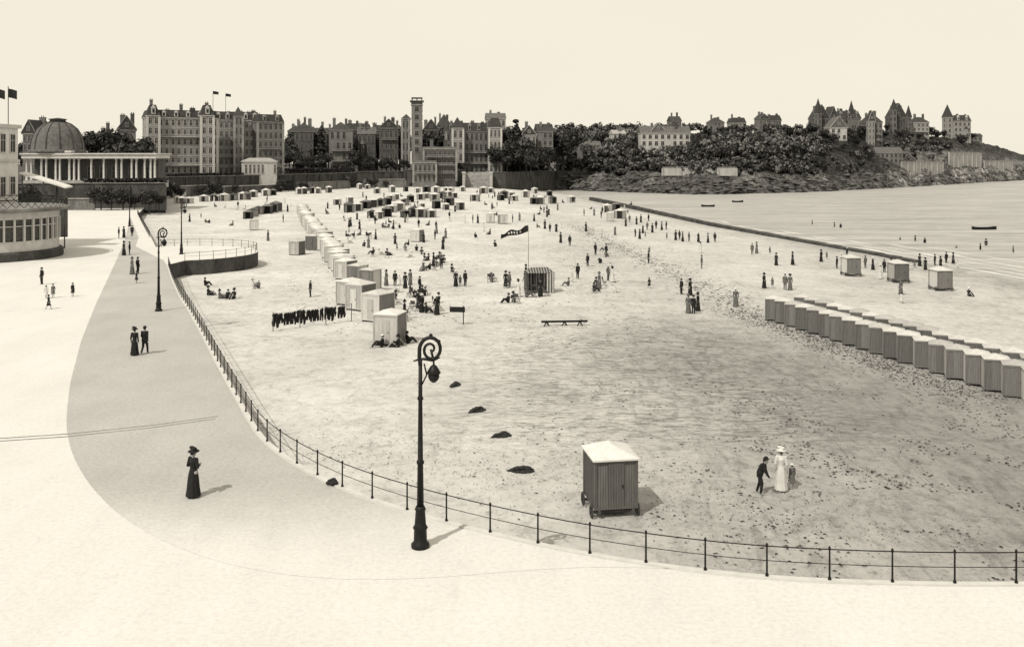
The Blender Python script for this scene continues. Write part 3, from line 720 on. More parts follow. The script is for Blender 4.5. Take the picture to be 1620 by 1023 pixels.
BEACH=[('by the rounded platform',[(305,420,'M','d'),(296,418,'W','m'),(325,452,'S','d'),(330,467,'T','d'),(348,472,'T','m'),(361,472,'S','d'),(370,472,'T','d'),(400,453,'T','l'),(409,456,'S','m'),(491,470,'M','d')]),
('behind the near cabins',[(611,452,'W','m'),(625,453,'M','d'),(632,451,'K','l'),(641,456,'W','d'),(649,451,'W','m'),(664,462,'M','d'),(656,470,'T','d'),(672,468,'S','d')]),
('beside the nearest white cabins',[(640,505,'W','d'),(648,498,'C','l'),(662,487,'W','d'),(668,480,'M','d'),(690,492,'T','l'),(604,549,'S','d'),(629,549,'T','d'),(645,543,'S','d'),(625,546,'T','m')]),
('left of the dark stall',[(721,453,'W','d'),(728,452,'C','m'),(736,453,'M','d'),(777,445,'T','m'),(800,453,'W','d'),(806,455,'M','m'),(812,477,'T','d'),(804,479,'S','d'),(820,470,'W','l')]),
('around the dark stall',[(829,455,'W','l'),(832,442,'W','d'),(838,452,'M','d'),(845,458,'T','d'),(846,448,'C','m'),(855,469,'W','d'),(866,462,'M','d'),(833,470,'S','m')]),
('right of the dark stall',[(899,452,'S','m'),(905,447,'K','l'),(914,441,'M','d'),(943,452,'T','d'),(948,457,'W','m'),(962,444,'M','m'),(969,446,'W','l'),(973,463,'K','l'),(940,461,'S','d')]),
('on open sand before the right rows',[(1027,456,'K','d'),(1078,466,'M','d'),(1092,467,'W','d'),(1089,496,'W','m'),(1097,497,'M','d'),(1104,492,'W','d'),(1164,485,'W','m')]),
('just behind the right cabin rows',[(1209,456,'W','d'),(1222,455,'C','m'),(1242,459,'M','m'),(1250,459,'W','m'),(1426,480,'K','l'),(1425,466,'W','m'),(1533,468,'T','d')]),
('mid beach toward the breakwater',[(1026,417,'M','d'),(1027,402,'K','m'),(1110,425,'M','m'),(1108,400,'W','l'),(1190,403,'M','m'),(1197,401,'W','m'),(1228,420,'W','d'),(1218,402,'C','m'),(1254,419,'W','d')]),
('left of the wheeled cabins',[(1299,414,'W','d'),(1308,410,'C','m'),(1324,425,'M','d'),(1331,421,'W','l'),(1340,408,'M','d')]),
('between the wheeled cabins',[(1369,424,'M','m'),(1381,427,'W','d'),(1393,441,'W','l'),(1399,431,'M','d'),(1410,429,'W','d'),(1441,427,'K','l'),(1447,424,'C','m')]),
('behind the rightmost wheeled cabin',[(1455,421,'W','d'),(1464,427,'W','d'),(1479,420,'M','d'),(1488,425,'W','d'),(1497,417,'M','d'),(1508,418,'W','d'),(1515,424,'C','l')]),
('in the left breakwater crowd',[(1005,375,'M','d'),(1007,355,'W','d'),(1012,378,'W','d'),(1017,369,'W','d'),(1021,376,'C','m'),(1024,364,'M','m'),(1032,368,'W','d'),(1038,362,'M','d'),(1047,364,'W','d'),(1054,363,'M','d')]),
('in the right breakwater crowd',[(1055,378,'C','d'),(1069,380,'W','d'),(1075,379,'M','d'),(1080,382,'W','d'),(1090,382,'M','m'),(1105,383,'W','d'),(1120,384,'W','d'),(1131,383,'M','d')]),
('near the breakwater start',[(924,342,'M','d'),(927,366,'W','d'),(940,341,'W','m'),(951,345,'M','d'),(959,405,'M','d'),(973,372,'W','m'),(990,358,'W','d'),(996,352,'M','m'),(1014,352,'W','d'),(1026,350,'M','d')]),
('around the lone middle cabin',[(625,386,'W','d'),(628,396,'C','m'),(641,396,'T','m'),(646,388,'S','d'),(690,363,'M','d'),(705,377,'W','m'),(702,391,'M','d'),(672,412,'T','d'),(680,426,'S','d'),(690,421,'T','m')]),
('right of the long left cabin row',[(548,374,'T','d'),(560,374,'S','d'),(570,372,'T','m'),(580,373,'T','d'),(590,402,'S','d'),(600,403,'T','l'),(613,404,'T','d'),(583,392,'W','m'),(555,358,'W','d')]),
('in the far middle sand',[(605,360,'S','d'),(615,360,'T','d'),(622,362,'T','m'),(632,361,'S','d'),(735,353,'W','l'),(748,353,'M','d'),(756,353,'W','d'),(641,352,'W','m'),(711,346,'M','d'),(720,335,'W','d')]),
('left of the long pennant',[(752,376,'S','d'),(765,366,'W','l'),(775,371,'T','d'),(783,390,'T','d'),(811,352,'M','d'),(822,349,'W','m')]),
('around the upper right sand',[(862,362,'W','d'),(870,367,'M','d'),(880,367,'W','d'),(888,361,'C','l'),(850,360,'S','m'),(845,350,'W','d')]),
('on the left sand below the tents',[(424,381,'W','m'),(448,352,'M','d'),(325,352,'T','m'),(331,353,'S','d'),(300,351,'W','d'),(368,357,'T','m'),(455,335,'W','d'),(318,345,'C','m')]),
('wading at the waterline',[(1513,392,'K','m'),(1551,395,'M','d'),(1560,388,'W','d'),(1603,399,'M','m'),(1463,384,'M','d'),(1448,381,'W','d'),(1424,379,'C','d'),(1330,360,'M','d'),(1320,359,'W','m'),(1285,355,'M','m')])]
rr=random.Random(21)
bands=[(500,600,308,350,'above the white cabin row'),(600,700,305,345,'around the far dark tents'),(700,790,305,345,'left of the twin white cabins'),(790,900,308,345,'below the dark headland trees'),(330,480,312,335,'on sand below the big hotel'),(640,760,400,440,'above the notice board'),(880,1000,320,345,'by the rocks'),(540,620,345,395,'by the white cabin file'),(620,720,340,400,'between cabin file and pennant'),(600,700,455,500,'between near cabins and notice board'),(640,800,303,325,'at the very back of the beach'),(860,1000,375,440,'on sand right of the pennant')]
for x0,x1,y0,y1,ph in bands:
    BEACH.append((ph,[(rr.uniform(x0,x1),rr.uniform(y0,y1),rr.choice('WMWMTSTC'),rr.choice('dddml')) for _ in range(11)]))
def crowd(ph,L,fn,wade=False):
    for i,e in enumerate(sorted(L)):
        x,y,k_,tn=e[:4]; p=fn(x,y)
        if wade: p=W(x,y,SEA); p.z=max(G(p.x,p.y),SEA-.7)
        person(k_,tn,p,random.uniform(0,6.28),f'{DESC[k_].format(TON[tn][0])}, {ordl(i)} {ph}','people '+ph)
for ph,L in WALK: crowd(ph,L,lambda x,y:W(x,y,0))
for ph,L in BEACH: crowd(ph,L,S,ph.startswith('wading'))
# ---------------------------------------------------------------- back land, walls
front=[D(-400,215),D(30,228),D(262,232),D(264,306),D(462,356),D(560,392),D(640,402),D(800,408),D(960,520)]
mb=MB(); mb.prism([(p.x,p.y) for p in front]+[(150,1000),(-900,1000),(-900,215)],-4,5.9,0,1)
struct(mb.build('terrace_ground',[M['stone_dark'],M['grass']]),'raised dark ground carrying the hotels and villas')
def wall(a,b,z0,z1,m,label,th=.8,cop=M['stone_mid'],arches=0,name='retaining_wall'):
    t=b-a; L=t.length; rz=math.atan2(t.y,t.x); o=thing(name,label,'wall',(a.x,a.y,0),rz)
    q=MB(); q.box((L/2,-th/2-.01,(z0+z1)/2),(L,th,z1-z0)); n=int(L/7)
    for i in range(n+1): q.box((i*L/max(n,1),-th-.15,(z0+z1)/2-.2),(.8,.5,z1-z0-.4))
    q.build('masonry',m,o)
    q=MB(); q.box((L/2,-th/2-.05,z1+.1),(L+.1,th+.4,.16)); q.build('coping',cop,o)
    for i in range(arches):
        q=MB(); x=(i+.5)*L/arches; vs=[(x-1.3,-th-.46,z0),(x+1.3,-th-.46,z0)]+[(x+1.3*math.cos(R(k_)),-th-.46,z0+2.6+1.3*math.sin(R(k_))) for k_ in range(0,181,20)]
        q.add(vs,[tuple(range(len(vs)))]); q.build('arch',M['glass'],o)
wall(front[0],front[1],-.5,6,M['stone_dark'],'dark retaining wall behind the left pavilion')
wall(front[1],front[2],-.5,6,M['stone_dark'],'dark retaining wall below the domed pavilion')
wall(front[3],front[4],-2,6,M['stone_dark'],'dark retaining wall below the big hotel',arches=9)
wall(front[4],front[5],-2,6,M['stone_dark'],'dark retaining wall below the dark villas',arches=3)
wall(front[5],front[6],-2,6.5,M['stone_dark'],'dark arched sea wall left of the tower',arches=5)
wall(front[6],D(736,406),-2,7,M['w12'],'grey sea wall below the tower villa',arches=4)
wall(D(778,408),front[7],-2,6,M['stone_dark'],'dark sea wall right of the slipway')
wall(D(40,222),D(150,223),-.5,2.6,M['w20'],'low grey terrace wall in front of the domed pavilion',.8,M['stone_pale'],name='terrace_wall')
wall(D(268,298),D(330,313),-2,3.2,M['w20'],'low grey terrace wall at left below the big hotel',1.2,M['stone_pale'],name='terrace_wall')
wall(D(352,318),D(440,340),-2,2.6,M['w12'],'low terrace wall at right below the big hotel',1.2,M['stone_pale'],name='terrace_wall')
wall(D(470,348),D(548,376),-2,3.0,M['w20'],'low terrace wall below the dark villas',1.2,M['stone_mid'],name='terrace_wall')
wall(D(576,384),D(640,390),-2,3.4,M['w20'],'low terrace wall left of the tower foot',1.2,M['stone_pale'],name='terrace_wall')
o=thing('slipway','pale stone slipway between two pillars below the long hotel','slipway',D(738,404))
q=MB(); a=D(738,404); w_=D(776,404).x-a.x
q.add([(0,-14,-1.4),(w_,-14,-1.4),(w_,2,6.2),(0,2,6.2),(0,-14,-3),(w_,-14,-3)],[(0,1,2,3),(0,4,5,1)]); q.build('ramp',M['stone_mid'],o)
for x in(-.5,w_+.5):
    q=MB(); q.box((x,-6,2.0),(1,16,8)); q.box((x,-13.6,6.2),(1.5,1.5,.7)); q.build('side_wall',M['stone_pale'],o)
# ---------------------------------------------------------------- houses
WC={}
def winmesh(w,h,dull=False):
    k=(round(w,1),round(h,1),dull)
    if k not in WC:
        f=.12; q=MB()
        q.box((0,-.06,-f/2),(w+2*f+.16,.24,f)); q.box((0,-.05,h+f/2),(w+2*f,.14,f))
        for s_ in(-1,1): q.box((s_*(w/2+f/2),-.05,h/2),(f,.12,h))
        q.box((0,-.055,h*.5),(.06,.06,h)); q.box((0,-.056,h*.66),(w,.05,.06))
        p=MB(); p.box((0,-.02,h/2),(w,.04,h)); WC[k]=(q.mesh('window',M['trimd'] if dull else M['trim']),p.mesh('pane',M['glass']))
    return WC[k]
hr=random.Random(3)
def house(label,px0,Y0,px1,Y1,yb,ye,depth,floors,cols,roof='hip',rh=3,wallm='w30',rf='slate',chim=2,bands=False,name='villa',side=0,dorm=0,foot=4,cat='house',balc=False,wk=.5,bay=False):
    zb=ZY(yb,Y0); ze=ZY(ye,Y0); A=D(px0,Y0); B=D(px1,Y1); t=B-A; L=t.length; rz=math.atan2(t.y,t.x)
    o=thing(name,label,cat,(A.x,A.y,zb),rz); h=ze-zb; dull=wallm in('w12','w20'); tr=M['trimd'] if dull else M['trim']
    q=MB(); q.box((L/2,depth/2,(h-foot)/2),(L,depth,h+foot)); q.build('wall',M[wallm],o)
    fh=h/floors; ww=min(1.6,L/cols*wk); wh=fh*.6
    wm,pm=winmesh(ww,wh,dull)
    cnt=0
    for f in range(floors):
        for c in range(cols):
            if cnt>=98 or (not bands and hr.random()<.12): continue
            w=put('window',wm,o,((c+.5)*L/cols,0,f*fh+fh*.2)); put('pane',pm,w); cnt+=1
    sc_=max(1,int(cols*depth/L*.8)) if side else 0
    for f in range(floors if side else 0):
        for c in range(sc_):
            if cnt>=98: break
            y=(c+.5)*depth/sc_
            w=put('window',wm,o,(L if side>0 else 0,y,f*fh+fh*.2),R(90) if side>0 else R(-90)); put('pane',pm,w); cnt+=1
    q=MB(); e=.35
    q.box((L/2,depth/2,h+.02),(L+e*1.6,depth+e*1.6,.35))
    if bands:
        for f in range(1,floors): q.box((L/2,depth/2,f*fh+.05),(L+.24,depth+.24,.25))
        for x in(0,L): q.box((x,0,h/2),(.8,.3,h))
    q.build('cornice',tr,o)
    if bay:
        # projecting half-octagon bay with its own small roof
        x=L*hr.choice([.28,.5,.72]); bw=min(3.2,L*.32); bh=h*hr.choice([.55,.75,1.0])
        pts_=[(x-bw/2,0),(x-bw/4,-1.3),(x+bw/4,-1.3),(x+bw/2,0)]
        q=MB(); q.add([(a_,b_2-.03,-foot) for a_,b_2 in pts_]+[(a_,b_2-.03,bh) for a_,b_2 in pts_],[(0,1,5,4),(1,2,6,5),(2,3,7,6)]); q.build('bay_wall',M[wallm],o)
        q=MB(); q.add([(x-bw/2-.2,0,bh),(x-bw/4-.1,-1.6,bh),(x+bw/4+.1,-1.6,bh),(x+bw/2+.2,0,bh),(x,-.05,bh+2.2)],[(0,1,4),(1,2,4),(2,3,4),(3,2,1,0)]); q.build('bay_roof',M[rf],o)
        wq=winmesh(min(1.2,bw*.4),wh,dull)
        for f in range(max(1,int(bh/fh))): w=put('window',wq[0],o,(x,-1.34,f*fh+fh*.2)); put('pane',wq[1],w)
    q=MB(); z=h+.2; a=-e; b2=L+e; c2=-e; d2=depth+e
    base=[(a,c2,z),(b2,c2,z),(b2,d2,z),(a,d2,z)]
    if roof=='hip':
        k_=min(L,depth)/2; 
        q.add(base+[(a+k_,depth/2,z+rh),(b2-k_,depth/2,z+rh)] if L>=depth else base+[(L/2,c2+k_,z+rh),(L/2,d2-k_,z+rh)], [(0,1,5,4),(1,2,5),(2,3,4,5),(3,0,4)] if L>=depth else [(0,1,4),(1,2,5,4),(2,3,5),(3,0,4,5)])
    elif roof=='gable': q.add(base+[(a,depth/2,z+rh),(b2,depth/2,z+rh)],[(0,1,5,4),(1,2,5),(2,3,4,5),(3,0,4)])
    elif roof=='front': q.add(base+[(L/2,c2,z+rh),(L/2,d2,z+rh)],[(0,1,4),(1,2,5,4),(2,3,5),(3,0,4,5)])
    elif roof=='mansard':
        k_=rh*.35; q.add(base+[(a+k_,c2+k_,z+rh),(b2-k_,c2+k_,z+rh),(b2-k_,d2-k_,z+rh),(a+k_,d2-k_,z+rh)],[(0,1,5,4),(1,2,6,5),(2,3,7,6),(3,0,4,7),(4,5,6,7)])
        q.box((L/2,c2+k_,z+rh+.05),(b2-a-2*k_,.15,.3))
    elif roof=='pyr': q.add(base+[(L/2,depth/2,z+rh)],[(0,1,4),(1,2,4),(2,3,4),(3,0,4)])
    else:
        q.box((L/2,0,z+.4),(L+.3,.3,.8)); q.box((L/2,depth,z+.4),(L+.3,.3,.8)); q.box((0,depth/2,z+.4),(.3,depth-.4,.8)); q.box((L,depth/2,z+.4),(.3,depth-.4,.8)); q.box((L/2,depth/2,z+.03),(L-.5,depth-.5,.06))
    ro=q.build('roof',M[rf],o)
    if roof=='front':
        q=MB(); q.tube([(a,c2-.05,z),(L/2,c2-.05,z+rh),(b2,c2-.05,z)],.13,5); q.build('bargeboard',tr,ro)
        wq=winmesh(min(1,ww),min(1.2,rh*.4),dull); w=put('window',wq[0],o,(L/2,c2,z+rh*.2)); put('pane',wq[1],w)
    for i in range(chim):
        q=MB(); x=L*(i+.6)/(chim+.2)+random.uniform(-.6,.6); hh=rh*.6+1.2+random.uniform(-.4,1.8); yy=depth*random.choice([.3,.55,.75]); cw=random.uniform(.8,1.8); q.box((x,yy,z+hh/2+.4),(cw,.8,hh)); q.box((x,yy,z+hh+.5),(cw+.2,1.0,.2))
        for s_ in(-.3,.3): q.tube([(x+s_,yy,z+hh+.6),(x+s_,yy,z+hh+1.1)],.14,6)
        q.build('chimney',M['w12'] if i%2 else M['w20'],ro)
    for i in range(dorm):
        q=MB(); x=L*(i+.5)/dorm; q.box((x,.4,z+rh*.42),(1.3,1.6,rh*.6)); q.add([(x-.85,-.5,z+rh*.73),(x+.85,-.5,z+rh*.73),(x,-.5,z+rh*1.0),(x-.85,1.4,z+rh*.73),(x+.85,1.4,z+rh*.73),(x,1.4,z+rh)],[(0,1,2),(1,4,5,2),(3,0,2,5)]); q.build('dormer',tr,ro)
        q=MB(); q.box((x,-.42,z+rh*.42),(.8,.04,rh*.4)); 
        put('dormer_window',q.mesh('dormer_pane',M['glass']),ro)
    for bf in ((1,) if balc is True else (balc or ())):
        q=MB(); zz=fh*bf; q.box((L/2,-.6,zz),(L*.8,1.2,.15))
        for i in range(int(L*.8/.5)): q.box((L*.1+i*.5+.2,-1.15,zz+.5),(.07,.07,.9))
        q.box((L/2,-1.15,zz+.98),(L*.8,.12,.1)); q.build('balcony',tr,o)
    return o
# big hotel
house('big stone and brick hotel block beside the domed pavilion',230,326,344,337,277,186,9,6,12,'mansard',2.4,'hotel','slate',5,True,'hotel',1,6,cat='hotel',balc=(1,4))
house('projecting left pavilion of the big hotel block',233,323.5,252,325.5,277,183,3,6,2,'mansard',3.4,'w30','slate',1,True,'hotel_pavilion',1,1,cat='hotel')
house('projecting right pavilion of the big hotel block',318,332,338,334,277,183,3,6,2,'mansard',3.4,'w30','slate',1,True,'hotel_pavilion',1,1,cat='hotel')
house('middle wing of the big hotel set back behind',338,348,410,354,277,190,16,6,9,'mansard',2.8,'hotel','slate',4,True,'hotel_wing',0,5,cat='hotel',balc=(2,))
house('narrow projecting pavilion of the big hotel wing',371,345,384,346,277,184,5,6,2,'pyr',3.5,'w20','slate',0,True,'hotel_pavilion',1,0,cat='hotel')
house('right end block of the big hotel',408,349,448,355,278,193,14,6,5,'mansard',2.5,'w20','slate',3,True,'hotel_block',1,2,cat='hotel',balc=(1,3))
house('low white terrace pavilion in front of the hotel',386,338,438,343,279,256,5,1,8,'hip',1.2,'w45','roofg',0,False,'terrace_pavilion',1,0,cat='pavilion')
for x,Y,y0,y1,l in[(337,332,178,143,'left'),(357,350,178,147,'right')]:
    o=thing('roof_flagpole',f'{l} flagpole with small flag on the big hotel roof','flagpole',D(x,Y+8,ZY(y0,Y+8)-1.5))
    q=MB(); q.tube([(0,0,0),(0,0,(y0-y1)*Y/F+1.5)],.08,5); q.build('pole',M['wood'],o)
    z=(y0-y1)*Y/F+1.4
    q=MB(); q.add([(0,0,z),(1,.2,z-.1),(2,0,z-.3),(2,0,z-1.3),(1,.2,z-1.2),(0,0,z-1.1)],[(0,1,4,5),(1,2,3,4)]); q.build('flag',M['cd'],o)
house('dark roofed house behind the dome at far left',36,275,56,275,240,212,10,2,3,'front',4,'w20','slate',1)
house('turreted house behind the colonnade with steep dark roof',186,300,215,302,240,206,8,2,4,'front',4.5,'w20','slate',2,dorm=0,bay=True)
house('low pale house left of the turreted house',140,305,172,305,240,217,8,2,5,'hip',2.0,'w20','slate',2)
# middle bay
house('dark stone villa at the right of the big hotel',466,410,496,412,276,208,14,4,4,'hip',4,'w12','slate',3,side=1,bay=True)
house('dark narrow house beside the dark stone villa',501,418,517,419,276,212,10,4,2,'front',4,'w12','slate',1,side=1)
house('villa with pale lower storey and dark wide roof',521,404,558,406,272,206,14,4,4,'hip',3.5,'w20','slate',2,side=1,balc=(1,2))
house('grey house with chimneys left of the tower group',566,420,594,421,276,212,12,4,4,'gable',3,'w12','slatem',3,side=1,bay=True)
house('stone house with front gable before the tower',600,414,630,415,276,203,12,4,4,'front',4,'w12','slate',2,side=1,balc=(1,3))
house('slim pale turret house touching the tall tower',636,410,647,410,276,188,6,5,2,'pyr',2,'w20','slate',0,True,side=0)
house('low dark roofed house behind the narrow dark house',484,470,530,470,240,212,10,2,5,'gable',3,'w12','slate',3)
house('dark mansarded house behind the grey house',545,475,585,476,240,206,10,2,5,'mansard',3,'w12','slate',3)
house('long dark roofed house behind the gabled stone house',588,478,634,479,240,207,10,2,6,'mansard',2.5,'w12','slate',4)
house('steep roofed house behind the long pale hotel',690,480,716,481,240,202,10,2,3,'pyr',7,'w12','slate',2)
house('dark gabled house just right of the tall tower',670,440,694,441,262,206,10,3,3,'front',5,'w12','slate',2,side=1,bay=True)
house('dark house behind the rightmost big hotel block',455,480,478,481,240,208,10,2,3,'hip',3,'w12','slate',2)
house('white gabled rooftop house behind the long pale hotel',770,490,800,491,230,188,10,3,4,'gable',3,'w30','slatem',2)
house('low dark house linking long hotel and gabled villa',800,450,826,451,250,216,8,2,3,'gable',3,'w12','slate',2)
o=house('tall slender square tower rising above the bay',651,402,668,402.4,282,166,5,9,1,'flat',1,'w20','w12',0,False,'tower',1,cat='tower')
q=MB(); L_=D(668,402.4).x-D(651,402).x; zz=ZY(166,402)-ZY(282,402); q.box((L_/2,2.5,zz+1.6),(L_+1.4,6.3,.5)); q.box((L_/2,2.5,zz+3.0),(L_+.2,5,.4))
for x in(.2,L_*.5,L_-.2):
    for y in(.2,4.8): q.box((x,y,zz+2.3),(.4,.4,1.2))
q.build('belvedere',M['w12'],o)
house('terraced villa at the foot of the tower',670,398,722,400,287,236,12,4,7,'flat',1,'w12','w20',2,True,balc=(1,2,3))
house('low block of the terraced villa',654,394,690,396,290,258,4,2,5,'flat',1,'w20','w20',0,True,balc=True)
house('long pale hotel with dormers right of the tower',706,430,794,434,276,208,14,4,12,'mansard',3.6,'w20','slate',5,True,'hotel',-1,6,cat='hotel',balc=(1,2))
house('pointed pavilion at left end of the long pale hotel',716,426,733,427,276,203,4,4,2,'pyr',5,'w30','slate',0,True,'hotel_pavilion')
house('wide pavilion at right end of the long pale hotel',774,427,793,428,276,202,4,4,3,'mansard',4,'w30','slate',0,True,'hotel_pavilion')
house('gabled villa among the dark trees right of the hotel',826,440,848,441,245,214,9,2,3,'front',4.5,'w30','slate',1)
house('wide eaved villa adjoining the gabled villa',850,445,875,446,245,208,9,3,3,'gable',3.5,'w20','slate',2,balc=True)
# casino dome pavilion
A=D(37,238,ZY(290,238)); o=thing('domed_pavilion','white colonnaded pavilion with dark ribbed dome at left','pavilion',A)
k=238/F
def X(px): return (px-37)*k*.94
def Z(py): return (290-py)*k
LW=X(259)
q=MB(); q.box((LW/2,4.5,Z(286)/2-.6),(LW,9.5,Z(286)+1.2)); q.build('plinth',M['stone_pale'],o)
q=MB(); q.box((LW/2,6.5,(Z(250)+Z(286))/2),(LW-1.5,5,Z(250)-Z(286))); q.build('wall',M['w12'],o)
q=MB(); q.box((LW/2,4.5,Z(248)),(LW+.6,9.9,.9)); q.box((LW/2,4.5,Z(243.5)),(LW+1.2,10.6,.35)); q.box((X(85),5,Z(240)),(X(100),9.5,.5)); q.build('entablature',M['trim'],o)
for x in [41,49,66,74,90,97,113,121,129,150,171,192,201,218,226,240,250,257]:
    q=MB(); q.lathe([(.4,0),(.4,.25),(.28,.35),(.25,Z(251)-Z(286)-.5),(.36,Z(251)-Z(286)-.3),(.4,Z(251)-Z(286))],n=10); q.build('column',M['trim'],o,True,(X(x),.5,Z(286)))
for x in [57,82,105,139,160,181,210,233,246]:
    wm,pm=winmesh(1.6,3.2,True); w=put('window',wm,o,(X(x),3.95,Z(284))); put('pane',pm,w)
r=6.3; DX=6.0
q=MB(); q.lathe([(r*1.08,Z(242)),(r*1.08,Z(238)),(r,Z(236)),(r*.98,Z(226)),(r*.9,Z(214)),(r*.74,Z(203)),(r*.5,Z(195)),(r*.28,Z(192))],c=(DX,5.5,0),n=24)
dm=q.build('dome',M['slatem'],o,True)
for i in range(12):
    q=MB(); a=2*math.pi*i/12; q.tube([(DX+rr_*math.cos(a),5.5+rr_*math.sin(a),Z(z_)) for rr_,z_ in((r*1.01,236),(r*.99,226),(r*.91,214),(r*.75,203),(r*.51,195),(r*.29,191.5))],.12,5); q.build('rib',M['slate'],dm)
q=MB(); q.lathe([(r*.3,Z(192)),(r*.3,Z(188.5)),(r*.36,Z(188)),(r*.34,Z(187)),(.05,Z(185))],c=(DX,5.5,0),n=12); q.build('lantern',M['slate'],dm)
# left pavilion (rotunda) at frame edge
CX,CY,CRr=-64.7,117,8.0
o=thing('glazed_rotunda','white rounded glazed pavilion with terrace at left edge','pavilion',(CX,CY,0))
q=MB(); q.lathe([(CRr+.5,0),(CRr+.5,.9),(CRr+.2,1.1)],n=40); q.build('plinth',M['stone_dark'],o)
q=MB(); q.lathe([(CRr,1.1),(CRr,2.3)],n=40); q.build('lower_wall',M['trim'],o)
q=MB(); q.lathe([(CRr,4.9),(CRr,5.7)],n=40); q.build('upper_wall',M['trim'],o)
q=MB(); q.lathe([(CRr-.25,2.3),(CRr-.25,4.9)],n=40); q.build('glazing',M['w12'],o)
q=MB(); q.box((0,0,3.6),(.3,.2,2.6)); mm=q.mesh('mullion',M['trim'])
for i in range(44):
    a=2*math.pi*i/44
    put('mullion',mm,o,(CRr*math.cos(a),CRr*math.sin(a),0),a)
q=MB(); q.lathe([(CRr-.2,4.05),(CRr+.06,4.05),(CRr+.06,4.15),(CRr-.2,4.15)],n=40,a0=0,a1=6.28); q.build('transom',M['trim'],o)
q=MB(); q.lathe([(CRr+.2,5.7),(CRr+1.3,5.9),(CRr+1.35,6.2),(CRr+.9,6.3)],n=40); q.build('terrace_slab',M['stone_mid'],o)
q=MB(); 
for i in range(60):
    a=2*math.pi*i/60; q.tube([((CRr+.9)*math.cos(a),(CRr+.9)*math.sin(a),6.3),((CRr+.9)*math.cos(a+.1),(CRr+.9)*math.sin(a+.1),7.2)],.035,4); q.tube([((CRr+.9)*math.cos(a+.1),(CRr+.9)*math.sin(a+.1),6.3),((CRr+.9)*math.cos(a),(CRr+.9)*math.sin(a),7.2)],.035,4)
q.tube([((CRr+.9)*math.cos(2*math.pi*i/60),(CRr+.9)*math.sin(2*math.pi*i/60),7.25) for i in range(61)],.06,5,cap=False); q.build('terrace_railing',M['iron'],o)
# upper white pavilion
A=D(-110,124,6.3); B=D(-22,124)
o=thing('white_upper_pavilion','tall white upper pavilion with arches at the left frame edge','pavilion',A)
L_=B.x-A.x; hh=ZY(200,124)-6.3; dpt=8
q=MB(); q.box((L_/2,dpt/2,hh/2-3),(L_,dpt,hh+6)); q.build('wall',M['white'],o)
q=MB(); q.box((L_/2,dpt/2,hh+.2),(L_+.7,dpt+.7,.5)); q.box((L_/2,dpt/2,hh*.55),(L_+.4,dpt+.4,.3)); q.build('cornice',M['trim'],o)
for j in(0,1):
    for i in range(3):
        wm,pm=winmesh(1.2,2.4); w=put('window',wm,o,(L_,1.5+i*2.5,.9+j*hh*.58),R(90)); put('pane',pm,w)
    wm,pm=winmesh(1.2,2.4); w=put('window',wm,o,(L_-1.3,0,.9+j*hh*.58)); put('pane',pm,w)
for i,(px,dx) in enumerate([(-6,1.5),(13,1.3)]):
    f=thing('roof_flagpole',f'{"left" if i==0 else "right"} dark flag flying above the white upper pavilion','flagpole',D(px,129,ZY(200,124)+.4))
    q=MB(); q.tube([(0,0,0),(0,0,5.2)],.06,5); q.build('pole',M['wood'],f)
    q=MB(); q.add([(0,0,4.9),(.5,.12,4.8),(1.2,0,4.6),(1.2,0,3.4),(.5,.12,3.6),(0,0,3.7)],[(0,1,4,5),(1,2,3,4)]); q.build('flag',M['cd'],f)
# canopy
o=thing('slanted_canopy','white slanted canopy on posts beside the left upper pavilion','canopy',D(30,128,0))
q=MB(); x1=D(104,128).x-D(30,128).x; z0=ZY(273,128); z1=ZY(296,128)
q.add([(0,0,z0),(x1,0,z1),(x1,2,z1+.1),(0,2,z0+.1),(0,0,z0-.2),(x1,0,z1-.2),(x1,2,z1-.1),(0,2,z0-.1)],[(0,1,2,3),(7,6,5,4),(0,4,5,1),(1,5,6,2),(2,6,7,3),(3,7,4,0)]); q.build('roof',M['white'],o)
for x in(.3,x1*.5,x1-.3):
    q=MB(); q.tube([(x,.3,0),(x,.3,z0+(z1-z0)*x/x1-.2)],.09,6); q.build('post',M['wood'],o)
q=MB(); q.box((x1*.45,1.8,4.2),(x1*.9,.3,5.6)); q.build('back_wall',M['w12'],o)
# ---------------------------------------------------------------- headland
YC=[(760,400),(790,420),(850,452),(900,455),(1000,425),(1100,398),(1200,412),(1300,436),(1400,481),(1500,550),(1620,660),(1700,740),(1800,800)]
CRY=[(760,252),(800,234),(850,226),(900,216),(1000,212),(1100,210),(1200,211),(1290,210),(1340,208),(1400,211),(1480,216),(1540,222),(1570,230),(1600,240),(1625,248),(1680,262),(1740,274),(1800,290)]
def land(px,t):
    Yc=lerp_t(YC,px); zc=max(-6,ZY(lerp_t(CRY,px),Yc+95)); 
    low=min(1,max(.0,(zc+4)/18))
    z=lerp_t([(-10,-7),(-2,-4),(0,-3.0),(2,-1.4),(5,.2),(8,1.2),(12,3.0*low),(15,3.8*low),(18,5.4*low),(24,6.6*low),(45,max(8*low,.48*zc)),(95,zc),(230,zc+1),(330,zc*.7),(520,-6)],t)
    p=D(px,Yc+t,z)
    am=(3.0 if t<26 else 1.2)*low
    if t>-3: p.z+=am*noise.fractal(Vector((p.x*.11,p.y*.11,0)),1,2,4); p.y+=4.5*noise.noise(Vector((p.x*.06,t*.05,4)))
    if 0<=t<26: p.z+=1.7*noise.noise(Vector((p.x*.45,p.y*.45,9)))
    return p
pxs=rng(762,1800,2.5); ts=[-10,-4,-1,0,1,2,3.5,5,6.5,8,10,12,13.5,15,17,19,22,25,30,36,45,58,75,95,130,180,230,330,520]
vs=[];fs=[];tn=[]
